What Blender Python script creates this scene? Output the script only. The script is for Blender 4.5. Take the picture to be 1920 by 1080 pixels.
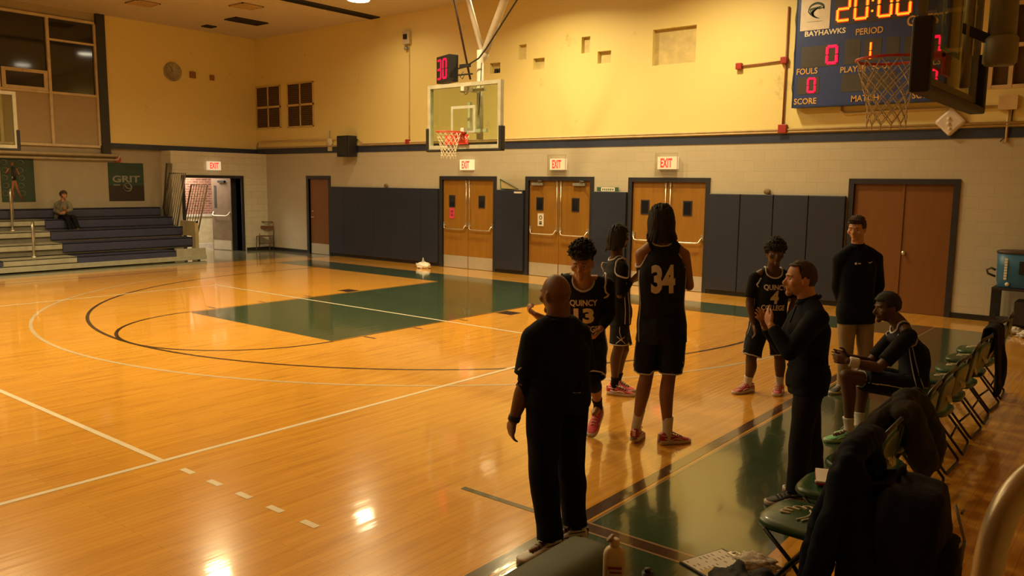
import bpy, bmesh, math, random
from math import sin, cos, pi, radians as RAD
from mathutils import Vector as V, Matrix, noise
from mathutils.bvhtree import BVHTree
random.seed(7)
for o in list(bpy.data.objects): bpy.data.objects.remove(o)
SC = bpy.context.scene
COL = SC.collection

# ------------------------------------------------------------ camera
cam_d = bpy.data.cameras.new('camera'); cam = bpy.data.objects.new('camera', cam_d); COL.objects.link(cam); SC.camera = cam
CAM = V((10.4284, -12.6428, 2.1286)); YAW, PITCH, ROLL = 0.678134, 0.127841, 0.011542
cf = V((-sin(YAW)*cos(PITCH), cos(YAW)*cos(PITCH), -sin(PITCH)))
cr0 = V((cos(YAW), sin(YAW), 0)); cu0 = cr0.cross(cf)
cr = cr0*cos(ROLL) + cu0*sin(ROLL); cu = -cr0*sin(ROLL) + cu0*cos(ROLL)
mw = Matrix((cr, cu, -cf)).transposed().to_4x4(); mw.translation = CAM
cam.matrix_world = mw
cam_d.sensor_width = 36; cam_d.lens = 1526.3/1920*36; cam_d.clip_start = .05; cam_d.clip_end = 200

# ------------------------------------------------------------ world, exposure, lamps
w = bpy.data.worlds.new('world'); SC.world = w; w.use_nodes = True
w.node_tree.nodes['Background'].inputs[0].default_value = (.9, .75, .5, 1)
w.node_tree.nodes['Background'].inputs[1].default_value = 0.012
SC.view_settings.view_transform = 'Standard'; SC.view_settings.look = 'None'
SC.view_settings.gamma = 1; SC.view_settings.use_curve_mapping = False
SC.view_settings.exposure = 0.0
CEIL = 6.40
LAMP_COL = (1.0, .76, .36)
# x, y, watts  (the lamps near the camera side are switched low)
LAMPS = [(-4.9, .5, 45), (-4.9, -3.6, 115), (-4.9, -7.7, 270), (-4.9, -11.8, 300),
         (0, .3, 170), (0, -3.6, 310), (0, -7.7, 230), (0, -11.8, 130),
         (3.7, .3, 160), (3.7, -3.6, 60), (3.7, -7.7, 16), (3.7, -11.8, 8)]
for i, (x, y, p) in enumerate(LAMPS):
    ld = bpy.data.lights.new('ceiling_lamp', 'AREA'); ld.shape = 'DISK'; ld.size = .42
    ld.energy = p; ld.color = LAMP_COL; ld.spread = RAD(152)
    lo = bpy.data.objects.new('ceiling_lamp_light', ld); COL.objects.link(lo); lo.location = (x, y, CEIL-.06)
ld = bpy.data.lights.new('hall_lamp', 'AREA'); ld.size = .9; ld.energy = 105; ld.color = (1, .86, .66)
lo = bpy.data.objects.new('hallway_light', ld); COL.objects.link(lo); lo.location = (-12.7, .3, 2.75)

# ------------------------------------------------------------ materials
MATS = {}
def _new(name):
    m = bpy.data.materials.new(name); m.use_nodes = True; nt = m.node_tree
    return m, nt, nt.nodes['Principled BSDF'], nt.links
def c4(c): return (c[0], c[1], c[2], 1)
def mat(name, col, rough=.6, metal=0, var=.12, scale=6, bump=0, bscale=60, coat=0, sheen=0, spec=.5, stretch=None):
    if name in MATS: return MATS[name]
    m, nt, b, L = _new(name); N = nt.nodes
    tc = N.new('ShaderNodeTexCoord'); mp = N.new('ShaderNodeMapping'); L.new(tc.outputs['Object'], mp.inputs[0])
    if stretch: mp.inputs['Scale'].default_value = stretch
    no = N.new('ShaderNodeTexNoise'); no.inputs['Scale'].default_value = scale; no.inputs['Detail'].default_value = 4
    L.new(mp.outputs[0], no.inputs[0])
    rp = N.new('ShaderNodeValToRGB'); rp.color_ramp.elements[0].position = .3; rp.color_ramp.elements[1].position = .7
    rp.color_ramp.elements[0].color = c4([x*(1-var) for x in col]); rp.color_ramp.elements[1].color = c4([min(1, x*(1+var)) for x in col])
    L.new(no.outputs[0], rp.inputs[0]); L.new(rp.outputs[0], b.inputs['Base Color'])
    b.inputs['Roughness'].default_value = rough; b.inputs['Metallic'].default_value = metal
    b.inputs['Coat Weight'].default_value = coat; b.inputs['Sheen Weight'].default_value = sheen
    b.inputs['Specular IOR Level'].default_value = spec
    if bump:
        n2 = N.new('ShaderNodeTexNoise'); n2.inputs['Scale'].default_value = bscale; L.new(mp.outputs[0], n2.inputs[0])
        bu = N.new('ShaderNodeBump'); bu.inputs['Strength'].default_value = bump; bu.inputs['Distance'].default_value = .01
        L.new(n2.outputs[0], bu.inputs['Height']); L.new(bu.outputs[0], b.inputs['Normal'])
    MATS[name] = m; return m
def emit(name, col, s):
    if name in MATS: return MATS[name]
    m, nt, b, L = _new(name)
    b.inputs['Base Color'].default_value = c4(col); b.inputs['Emission Color'].default_value = c4(col); b.inputs['Emission Strength'].default_value = s
    MATS[name] = m; return m
def glass(name, tint=(.75, .85, .8), mix=.12, rough=.03):
    m, nt, b, L = _new(name); N = nt.nodes
    t = N.new('ShaderNodeBsdfTransparent'); t.inputs[0].default_value = c4(tint)
    g = N.new('ShaderNodeBsdfGlossy'); g.inputs['Roughness'].default_value = rough
    lw = N.new('ShaderNodeLayerWeight'); lw.inputs[0].default_value = .15
    ma = N.new('ShaderNodeMath'); ma.operation = 'MAXIMUM'; ma.inputs[1].default_value = mix; L.new(lw.outputs['Fresnel'], ma.inputs[0]); mi = N.new('ShaderNodeMath'); mi.operation = 'MINIMUM'; mi.inputs[1].default_value = .22; L.new(ma.outputs[0], mi.inputs[0])
    mx = N.new('ShaderNodeMixShader'); L.new(mi.outputs[0], mx.inputs[0]); L.new(t.outputs[0], mx.inputs[1]); L.new(g.outputs[0], mx.inputs[2])
    L.new(mx.outputs[0], N['Material Output'].inputs[0]); MATS[name] = m; return m
def wood_floor():
    m, nt, b, L = _new('maple_floor'); N = nt.nodes
    tc = N.new('ShaderNodeTexCoord')
    mp = N.new('ShaderNodeMapping'); mp.inputs['Rotation'].default_value = (0, 0, pi/2); L.new(tc.outputs['Object'], mp.inputs[0])
    br = N.new('ShaderNodeTexBrick'); br.inputs['Scale'].default_value = 1; br.inputs['Brick Width'].default_value = 1.3; br.inputs['Row Height'].default_value = .057
    br.inputs['Mortar Size'].default_value = .0015; br.inputs['Color1'].default_value = (.74, .37, .045, 1); br.inputs['Color2'].default_value = (.64, .30, .034, 1)
    br.inputs['Mortar'].default_value = (.45, .2, .03, 1); br.offset = .37; br.inputs['Bias'].default_value = -.35
    L.new(mp.outputs[0], br.inputs[0])
    m2 = N.new('ShaderNodeMapping'); m2.inputs['Scale'].default_value = (14, 1.3, 1); L.new(tc.outputs['Object'], m2.inputs[0])
    no = N.new('ShaderNodeTexNoise'); no.inputs['Scale'].default_value = 1; no.inputs['Detail'].default_value = 5; L.new(m2.outputs[0], no.inputs[0])
    rp = N.new('ShaderNodeValToRGB'); rp.color_ramp.elements[0].position = .28; rp.color_ramp.elements[1].position = .5
    rp.color_ramp.elements[0].color = (.62, .52, .42, 1); rp.color_ramp.elements[1].color = (1, 1, 1, 1); L.new(no.outputs[0], rp.inputs[0])
    mx = N.new('ShaderNodeMix'); mx.data_type = 'RGBA'; mx.blend_type = 'MULTIPLY'; mx.inputs[0].default_value = .5
    L.new(br.outputs[0], mx.inputs[6]); L.new(rp.outputs[0], mx.inputs[7])
    L.new(mx.outputs[2], b.inputs['Base Color'])
    gl(nt, b, L, tc); MATS['maple'] = m; return m
def gl(nt, b, L, tc):
    N = nt.nodes
    b.inputs['Roughness'].default_value = .2; b.inputs['Coat Weight'].default_value = .8; b.inputs['Coat Roughness'].default_value = .065
    m3 = N.new('ShaderNodeMapping'); m3.inputs['Scale'].default_value = (9, .9, 1); L.new(tc.outputs['Object'], m3.inputs[0])
    n3 = N.new('ShaderNodeTexNoise'); n3.inputs['Scale'].default_value = 1.5; L.new(m3.outputs[0], n3.inputs[0])
    bu = N.new('ShaderNodeBump'); bu.inputs['Strength'].default_value = .035; bu.inputs['Distance'].default_value = .02
    L.new(n3.outputs[0], bu.inputs['Height']); L.new(bu.outputs[0], b.inputs['Normal']); L.new(bu.outputs[0], b.inputs['Coat Normal'])
def floor_paint(name, col):
    if name in MATS: return MATS[name]
    m, nt, b, L = _new(name); N = nt.nodes
    tc = N.new('ShaderNodeTexCoord'); no = N.new('ShaderNodeTexNoise'); no.inputs['Scale'].default_value = 3; no.inputs['Detail'].default_value = 5
    L.new(tc.outputs['Object'], no.inputs[0]); rp = N.new('ShaderNodeValToRGB')
    rp.color_ramp.elements[0].color = c4([x*.85 for x in col]); rp.color_ramp.elements[1].color = c4([min(1, x*1.12) for x in col])
    L.new(no.outputs[0], rp.inputs[0]); L.new(rp.outputs[0], b.inputs['Base Color']); gl(nt, b, L, tc); MATS[name] = m; return m
def block(name, col, w=.4, h=.2, mort=.82, plane='xz', var=.05, rough=.6, bump=.35, ms=.012, stains=False):
    m, nt, b, L = _new(name); N = nt.nodes
    tc = N.new('ShaderNodeTexCoord'); sp = N.new('ShaderNodeSeparateXYZ'); L.new(tc.outputs['Object'], sp.inputs[0])
    cb = N.new('ShaderNodeCombineXYZ'); L.new(sp.outputs[0 if plane == 'xz' else 1], cb.inputs[0]); L.new(sp.outputs[2], cb.inputs[1])
    br = N.new('ShaderNodeTexBrick'); br.inputs['Scale'].default_value = 1; br.inputs['Brick Width'].default_value = w; br.inputs['Row Height'].default_value = h
    br.inputs['Mortar Size'].default_value = ms; br.inputs['Mortar Smooth'].default_value = .5
    br.inputs['Color1'].default_value = c4([x*(1-var) for x in col]); br.inputs['Color2'].default_value = c4([x*(1+var) for x in col]); br.inputs['Mortar'].default_value = c4([x*mort for x in col])
    L.new(cb.outputs[0], br.inputs[0]); L.new(br.outputs[0], b.inputs['Base Color']); b.inputs['Roughness'].default_value = rough
    bu = N.new('ShaderNodeBump'); bu.inputs['Strength'].default_value = bump; bu.inputs['Distance'].default_value = .01; bu.invert = True
    L.new(br.outputs['Fac'], bu.inputs['Height']); L.new(bu.outputs[0], b.inputs['Normal']); MATS[name] = m; return m
def plaster_stained(name, col):
    m, nt, b, L = _new(name); N = nt.nodes
    tc = N.new('ShaderNodeTexCoord'); no = N.new('ShaderNodeTexNoise'); no.inputs['Scale'].default_value = 1.6; no.inputs['Detail'].default_value = 7; no.inputs['Roughness'].default_value = .7
    L.new(tc.outputs['Object'], no.inputs[0]); rp = N.new('ShaderNodeValToRGB')
    e = rp.color_ramp.elements; e[0].position = .63; e[0].color = c4(col); e[1].position = .78; e[1].color = c4([col[0]*.62, col[1]*.6, col[2]*.62])
    L.new(no.outputs[0], rp.inputs[0]); L.new(rp.outputs[0], b.inputs['Base Color']); b.inputs['Roughness'].default_value = .55
    MATS[name] = m; return m
WOODF = wood_floor()
GREENF = floor_paint('green_floor_paint', (.036, .070, .036)); WHITEF = floor_paint('white_line_paint', (.88, .80, .62))
CREAMF = floor_paint('worn_cream_line_paint', (.66, .52, .33)); BLACKF = floor_paint('black_line_paint', (.045, .022, .012)); MAROONF = floor_paint('dark_line_paint', (.075, .035, .022))
TANF = floor_paint('tan_line_paint', (.33, .22, .12)); DKGREENF = floor_paint('dark_green_line_paint', (.05, .055, .03)); GREYF = floor_paint('grey_green_floor', (.17, .17, .11)); REDF = floor_paint('red_mark_paint', (.25, .04, .03))
YEL = plaster_stained('yellow_wall_paint', (.74, .62, .26)); YEL2 = mat('yellow_recess_shade', (.58, .48, .22), .6, var=.15)  # YEL2: wall yellow darkened, niche shade put into the colour
TANB = block('tan_painted_block', (.46, .41, .31), mort=.92, var=.025, bump=.12, ms=.008); TANB2 = mat('tan_painted_plaster', (.35, .305, .22), .6, var=.03)
WHB = block('cream_painted_block', (.60, .56, .45), plane='yz', mort=.88, bump=.3, var=.03)
BLUEB = mat('navy_band_paint', (.025, .036, .075), .45); CEILM = mat('ceiling_plaster', (.56, .48, .37), .8, var=.04)
NAVYP = mat('navy_vinyl_pad', (.015, .021, .045), .42, var=.08, scale=2, bump=.15, bscale=8)
FRAME = mat('dark_navy_steel_frame', (.02, .021, .03), .4); DOORW = mat('amber_veneer', (.27, .125, .015), .38, var=.10, scale=2.5, stretch=(6, 6, .7))
DOORD = mat('dark_veneer', (.17, .066, .014), .42, var=.08, scale=2.5, stretch=(5, 5, .6)); STEEL = mat('brushed_steel', (.62, .58, .50), .3, .85, var=.06); KICK = mat('kick_plate_steel', (.55, .52, .45), .4, .5, var=.05)
BLK = mat('black_plastic', (.012, .012, .014), .45); DKGL = mat('dark_window_glass', (.012, .013, .016), .06, spec=.8, var=.02); CREAM = mat('cream_painted_metal', (.56, .48, .34), .5); WHITE = mat('white_painted_metal', (.66, .64, .58), .4)
REDM = mat('red_painted_metal', (.34, .025, .02), .45); PIPE = mat('tan_painted_pipe', (.60, .46, .25), .5); GREYM = mat('grey_metal', (.30, .30, .29), .4, .4)
PAPER = mat('white_paper', (.75, .70, .62), .7, var=.04)

# ------------------------------------------------------------ mesh helpers
def cat_interp(pts, k):
    """Catmull-Rom through a list of tuples, k steps per span"""
    out = []; n = len(pts)
    for i in range(n-1):
        p0, p1, p2, p3 = [V(pts[max(0, min(n-1, i+d))]) if len(pts[0]) == 3 else pts[max(0, min(n-1, i+d))] for d in (-1, 0, 1, 2)]
        for s in range(k):
            t = s/k; f = lambda a, b, c, d: .5*((2*b)+(-a+c)*t+(2*a-5*b+4*c-d)*t*t+(-a+3*b-3*c+d)*t**3)
            out.append(tuple(f(a, b, c, d) for a, b, c, d in zip(p0, p1, p2, p3)))
    out.append(tuple(pts[-1])); return out
class MB:
    def __init__(s): s.v = []; s.f = []; s.m = []; s.sm = []
    def add(s, vs, fs, mi=0, smooth=False):
        o = len(s.v); s.v += [tuple(p) for p in vs]
        for f in fs: s.f.append([o+i for i in f]); s.m.append(mi); s.sm.append(smooth)
        return s
    def box(s, a, b, mi=0):
        x0, x1 = sorted((a[0], b[0])); y0, y1 = sorted((a[1], b[1])); z0, z1 = sorted((a[2], b[2]))
        return s.add([(x0,y0,z0),(x1,y0,z0),(x1,y1,z0),(x0,y1,z0),(x0,y0,z1),(x1,y0,z1),(x1,y1,z1),(x0,y1,z1)],
                     [(0,3,2,1),(4,5,6,7),(0,1,5,4),(1,2,6,5),(2,3,7,6),(3,0,4,7)], mi)
    def obox(s, c, ax, ay, az, mi=0):          # centre and three half-axis vectors
        c, ax, ay, az = V(c), V(ax), V(ay), V(az); P = []
        for k in (-1, 1):
            for (i, j) in ((-1,-1),(1,-1),(1,1),(-1,1)): P.append(c+ax*i+ay*j+az*k)
        return s.add(P, [(0,3,2,1),(4,5,6,7),(0,1,5,4),(1,2,6,5),(2,3,7,6),(3,0,4,7)], mi)
    def poly(s, pts, mi=0): return s.add(pts, [tuple(range(len(pts)))], mi)
    def rings(s, R, mi=0, smooth=True, caps=True, closed=False):
        n = len(R[0]); vs = [p for r in R for p in r]; fs = []
        m = len(R)
        for i in range(m if closed else m-1):
            a = i*n; b = ((i+1) % m)*n
            for j in range(n):
                k = (j+1) % n; fs.append((a+j, a+k, b+k, b+j))
        if caps and not closed:
            fs.append(tuple(range(n-1, -1, -1))); fs.append(tuple((m-1)*n+j for j in range(n)))
        return s.add(vs, fs, mi, smooth)
    def tube(s, pts, r, mi=0, n=10, closed=False, caps=True, flat=1):
        P = [V(p) for p in pts]; rr = r if isinstance(r, (list, tuple)) else [r]*len(P)
        R = []; nrm = None
        for i, p in enumerate(P):
            if closed: t = (P[(i+1) % len(P)]-P[i-1])
            else: t = P[min(i+1, len(P)-1)]-P[max(i-1, 0)]
            t = t.normalized() if t.length > 1e-9 else V((0, 0, 1))
            if nrm is None: nrm = t.orthogonal().normalized()
            else:
                nrm = nrm - t*nrm.dot(t); nrm = nrm.normalized() if nrm.length > 1e-6 else t.orthogonal().normalized()
            bn = t.cross(nrm)
            R.append([p + nrm*cos(2*pi*j/n)*rr[i] + bn*sin(2*pi*j/n)*rr[i]*flat for j in range(n)])
        return s.rings(R, mi, True, caps, closed)
    def cyl(s, a, b, r, mi=0, n=16, r2=None): return s.tube([a, b], [r, r if r2 is None else r2], mi, n)
    def lathe(s, c, prof, mi=0, n=24, axis=(0, 0, 1)):
        q = V((0, 0, 1)).rotation_difference(V(axis).normalized()); c = V(c)
        return s.rings([[c+q @ V((r*cos(2*pi*j/n), r*sin(2*pi*j/n), z)) for j in range(n)] for r, z in prof], mi)
    def sphere(s, c, r, mi=0, n=16, m=10, sc=(1, 1, 1), rot=None):
        c = V(c); R = []
        for i in range(m+1):
            a = pi*i/m; rr = max(sin(a), .001)
            R.append([c + (rot @ V((rr*cos(2*pi*j/n)*r*sc[0], rr*sin(2*pi*j/n)*r*sc[1], -cos(a)*r*sc[2])) if rot else V((rr*cos(2*pi*j/n)*r*sc[0], rr*sin(2*pi*j/n)*r*sc[1], -cos(a)*r*sc[2]))) for j in range(n)])
        return s.rings(R, mi)
    def mesh(s, name, mats):
        me = bpy.data.meshes.new(name); me.from_pydata(s.v, [], s.f)
        for m in mats if isinstance(mats, (list, tuple)) else [mats]: me.materials.append(m)
        me.polygons.foreach_set('material_index', s.m); me.polygons.foreach_set('use_smooth', s.sm); me.update(); return me
    def build(s, name, mats, parent=None, bevel=0, loc=None):
        o = bpy.data.objects.new(name, s.mesh(name, mats)); COL.objects.link(o)
        if parent: o.parent = parent
        if loc: o.location = loc
        if bevel:
            b = o.modifiers.new('bevel', 'BEVEL'); b.width = bevel; b.segments = 2; b.limit_method = 'ANGLE'; b.angle_limit = RAD(50)
        return o
def tag(o, label=None, cat=None, group=None, kind=None):
    if label: o['label'] = label
    if cat: o['category'] = cat
    if group: o['group'] = group
    if kind: o['kind'] = kind
    return o
def thing(name, label, cat, loc=(0, 0, 0), rz=0, group=None):
    o = bpy.data.objects.new(name, None); COL.objects.link(o); o.location = loc; o.rotation_euler = (0, 0, rz); o.empty_display_size = .1
    return tag(o, label, cat, group)
def adopt(root, *objs):                          # parts were modelled in world space: keep them there
    inv = Matrix.Translation(-V(root.location)) if True else None
    for o in objs:
        o.parent = root; o.matrix_parent_inverse = inv
def copy_tree(o, parent=None):
    c = o.copy(); COL.objects.link(c)
    if parent: c.parent = parent; c.matrix_parent_inverse = o.matrix_parent_inverse.copy()
    for ch in [x for x in ORDER.get(o.name, list(o.children))]: copy_tree(ch, c)
    return c
ORDER = {}
def wall_cells(mb, u0, u1, z0, z1, holes, at, th, mi=0):
    """a wall built of boxes round rectangular openings; at(u, z, d) -> point"""
    us = sorted({u0, u1, *[h[0] for h in holes], *[h[1] for h in holes]}); zs = sorted({z0, z1, *[h[2] for h in holes], *[h[3] for h in holes]})
    us = [u for u in us if u0 <= u <= u1]; zs = [z for z in zs if z0 <= z <= z1]
    for a, b in zip(us, us[1:]):
        run = None
        for c, d in zip(zs, zs[1:]):
            cu_, cz_ = (a+b)/2, (c+d)/2
            if any(h[0] < cu_ < h[1] and h[2] < cz_ < h[3] for h in holes):
                if run: mb.box(at(a, run[0], 0), at(b, run[1], th), mi); run = None
            else: run = (run[0], d) if run else (c, d)
        if run: mb.box(at(a, run[0], 0), at(b, run[1], th), mi)
def text_mb(mb, s, origin, right, up, size, mi=0, bold=.0, depth=.002, width=None, spacing=1.0):
    """letters laid on a plane: origin = lower left, unit right / up; size = cap height"""
    cu_ = bpy.data.curves.new('t', 'FONT'); cu_.body = s; cu_.size = 1; cu_.offset = bold; cu_.space_character = spacing; cu_.resolution_u = 3
    ob = bpy.data.objects.new('t', cu_); COL.objects.link(ob); dg = bpy.context.evaluated_depsgraph_get()
    me = bpy.data.meshes.new_from_object(ob.evaluated_get(dg)); bpy.data.objects.remove(ob)
    xs = [v.co.x for v in me.vertices]
    if not xs: return
    sc = size/.69; sx = sc if width is None else width/(max(xs)-min(xs)); x0 = min(xs)
    right, up, origin = V(right), V(up), V(origin); nrm = right.cross(up)
    mb.add([origin+right*((v.co.x-x0)*sx)+up*(v.co.y*sc)+nrm*depth for v in me.vertices], [tuple(p.vertices) for p in me.polygons], mi)
    bpy.data.meshes.remove(me)
SEG = {'0': 'abcdef', '1': 'bc', '2': 'abged', '3': 'abgcd', '4': 'fgbc', '5': 'afgcd', '8': 'abcdefg'}
def seven(mb, ch, o, right, up, w_, h_, t=.16, mi=0, d=.004):
    o, right, up = V(o), V(right), V(up); n = right.cross(up); T = t*w_
    S = {'a': ((T*.6, h_), (w_-T*.6, h_-T)), 'd': ((T*.6, T), (w_-T*.6, 0)), 'g': ((T*.6, h_/2+T/2), (w_-T*.6, h_/2-T/2)),
         'f': ((0, h_-T*.6), (T, h_/2+T*.3)), 'e': ((0, h_/2-T*.3), (T, T*.6)), 'b': ((w_-T, h_-T*.6), (w_, h_/2+T*.3)), 'c': ((w_-T, h_/2-T*.3), (w_, T*.6))}
    for k in SEG[ch]:
        (x0, y0), (x1, y1) = S[k]; mb.obox(o+right*(x0+x1)/2+up*(y0+y1)/2+n*d, right*abs(x1-x0)/2, up*abs(y1-y0)/2, n*.002, mi)
# ============================================================ FLOOR
def build_floor():
    mb = MB(); F = [0]
    XL, XR, Y0, Y1 = -12.2, 13, -30, 2.4
    mb.box((XL, Y0, -.2), (XR, Y1, 0), 0)
    def q(pts, mi, z): mb.poly([(x, y, z) for x, y in pts], mi)
    def rect(x0, y0, x1, y1, mi, z=.0006): q([(x0, y0), (x1, y0), (x1, y1), (x0, y1)], mi, z)
    def line(a, b, wd, mi, z=.0012):
        a, b = V((*a, 0)), V((*b, 0)); t = (b-a).normalized(); n = V((-t.y, t.x, 0))*wd/2
        q([(p.x, p.y) for p in (a-n, b-n, b+n, a+n)], mi, z)
    def arc(cx, cy, r, a0, a1, wd, mi, z=.0012, n=64):
        for i in range(n):
            t0, t1 = a0+(a1-a0)*i/n, a0+(a1-a0)*(i+1)/n
            q([(cx+(r-wd/2)*cos(t0), cy+(r-wd/2)*sin(t0)), (cx+(r+wd/2)*cos(t0), cy+(r+wd/2)*sin(t0)), (cx+(r+wd/2)*cos(t1), cy+(r+wd/2)*sin(t1)), (cx+(r-wd/2)*cos(t1), cy+(r-wd/2)*sin(t1))], mi, z)
    # 1 green 2 white 3 cream 4 black 5 maroon 6 tan 7 dark green 8 grey green 9 red
    rect(-7.75, .0, 8.78, 1.12, 1)                         # painted baseline band
    rect(7.72, -30, 8.78, 0, 1)                            # painted sideline band
    rect(-1.78, -5.79, 1.80, .0, 1)                        # painted key
    rect(-12.2, -30, -8.72, 2.4, 8, .0004)
    rect(-8.72, 1.5, -8.1, 2.4, 8, .0004)
    arc(0, -5.79, 1.83, -pi, 0, .05, 4); arc(0, -1.6, 6.02, -pi, 0, .05, 4, .0015); arc(0, -1.6, 6.766, -pi+.0, 0, .05, 3, .0014)
    line((-6.02, -1.6), (-6.02, 0), .05, 4); line((6.02, -1.6), (6.02, 0), .05, 4)
    line((-1.83, -5.79), (-1.83, 0), .03, 4, .001); line((1.83, -5.79), (1.83, 0), .03, 4, .001)
    for sx in (-1, 1):
        rect(sx*1.87, -2.45, sx*2.2, -2.15, 4); rect(sx*1.87, -3.36, sx*2.05, -3.31, 5); rect(sx*1.87, -4.35, sx*2.05, -4.3, 9); rect(sx*1.87, -5.3, sx*2.1, -5.25, 5)
    V_ = 4.6164; Yv = -3.6
    line((-V_, Yv), (V_, Yv), .05, 2, .0018); line((V_, Yv+.025), (V_, -30), .05, 2, .0018); line((-V_, Yv+.025), (-V_, -30), .05, 2, .0018)
    line((-V_, -9.65), (V_, -9.65), .05, 2, .0020)
    for k in range(5): rect(4.89+.36*k, -9.665, 5.04+.36*k, -9.615, 2, .0018)
    rect(-7.72, -30, -7.67, 0, 4, .001)
    rect(7.60, -8.54, 7.70, 1.12, 5, .0012); rect(7.725, -8.5, 7.745, 1.12, 6, .0014); rect(7.60, -30, 7.70, -8.54, 7, .0012); rect(7.725, -30, 7.745, -8.6, 6, .0014)
    rect(6.72, -8.59, 7.62, -8.54, 7, .0015)
    rect(7.60, -8.60, 8.78, -8.50, 5, .0018); rect(7.60, -8.50, 8.78, -8.48, 6, .0020); rect(7.60, -8.62, 8.78, -8.60, 6, .0020)
    fl = mb.build('floor', [WOODF, GREENF, WHITEF, CREAMF, BLACKF, MAROONF, TANF, DKGREENF, GREYF, REDF]); tag(fl, kind='structure')
build_floor()

# ============================================================ SHELL
WY = 2.35                      # far end wall plane
EY = lambda u, z, d: (u, WY+d, z)
DOORS = [(-9.36, -8.43, 0, 2.19), (-3.93, -2.24, 0, 2.20), (-1.18, .52, 0, 2.20), (1.57, 3.24, 0, 2.19), (6.05, 7.62, 0, 2.19)]
NICHES = [(-2.40, -2.08, 4.69, 4.93), (-1.53, -1.31, 4.94, 5.27), (-1.11, -.79, 4.68, 4.93), (.20, .42, 4.93, 5.27), (.62, .95, 4.68, 4.93), (1.94, 2.90, 4.53, 5.24)]
mb = MB(); wall_cells(mb, -12.2, 13, 0, 2.93, DOORS, EY, .3, 0); lower = mb
wall_cells(mb, -12.2, 13, 2.93, CEIL+.3, NICHES + [(8.0, 12.0, 3.70, 5.60)], EY, .3, 1)
for n_ in NICHES: mb.box((n_[0]-.02, WY+.10, n_[2]-.02), (n_[1]+.02, WY+.14, n_[3]+.02), 2)
mb.box((-2.30, WY+.05, 4.70), (-2.22, WY+.09, 4.8), 3); mb.box((-2.18, WY+.05, 4.70), (-2.12, WY+.09, 4.8), 3)
mb.box((.36, WY+.04, 4.93), (.42, WY+.1, 5.12), 2); mb.box((.80, WY+.03, 4.68), (.95, WY+.1, 4.78), 2)
tag(mb.build('wall_end', [TANB, YEL, YEL2, BLK]), kind='structure')
mb = MB(); mb.box((-11.9, WY-.012, 2.93), (13, WY, 3.09)); tag(mb.build('trim_1', BLUEB), kind='structure')
mb = MB(); mb.box((-11.93, -2.2, 2.93), (-11.885, WY, 3.08)); tag(mb.build('trim_2', BLUEB), kind='structure')
segs = [(-11.44, -9.45), (-8.36, -4.03), (-2.14, -1.27), (.61, 1.48), (3.33, 5.95), (7.71, 13)]
mb = MB()
for a, b in segs: mb.box((a, WY-.015, 0), (b, WY, .09))
tag(mb.build('baseboard_end', BLK), kind='structure')
mb = MB(); mb.box((-11.44, -.75, 0), (-11.425, -.52, .09)); mb.box((-11.44, 1.58, 0), (-11.425, WY, .09)); tag(mb.build('baseboard_left', BLK), kind='structure')
# left wall: window bay, yellow upper wall, poster wall, projecting block wall with the doorway
LX = lambda X: (lambda u, z, d: (X-d, u, z))
mb = MB(); wall_cells(mb, -2.2, WY, 2.93, CEIL+.3, [], LX(-11.9), .3, 0)
mb.box((-12.3, -30, 0), (-11.98, -.6, 2.93), 1)
wall_cells(mb, -30, -2.2, 2.93, CEIL+.3, [(-30, -2.44, 2.98, 6.14)], LX(-11.95), .3, 1)
tag(mb.build('wall_left', [YEL, TANB2]), kind='structure')
mb = MB(); wall_cells(mb, -.75, WY, 0, 2.93, [(-.37, 1.43, 0, 2.18)], LX(-11.44), .3, 0); mb.box((-11.98, -.75, 0), (-11.74, -.6, 2.93), 0)
tag(mb.build('wall_doorway', WHB), kind='structure')
mb = MB(); mb.box((-12.3, -30.3, CEIL), (13.3, WY+.3, CEIL+.2)); tag(mb.build('ceiling', CEILM), kind='structure')
mb = MB(); mb.box((13, -30, 0), (13.3, WY+.3, CEIL+.2)); tag(mb.build('wall_right', YEL), kind='structure')
mb = MB(); mb.box((-12.3, -30.3, 0), (13.3, -30, CEIL+.2)); tag(mb.build('wall_back', YEL), kind='structure')
# dark pillar at the window bay end
mb = MB(); mb.box((-11.95, -2.42, 2.75), (-11.84, -2.2, CEIL)); tag(mb.build('trim_3', FRAME), kind='structure')
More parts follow.
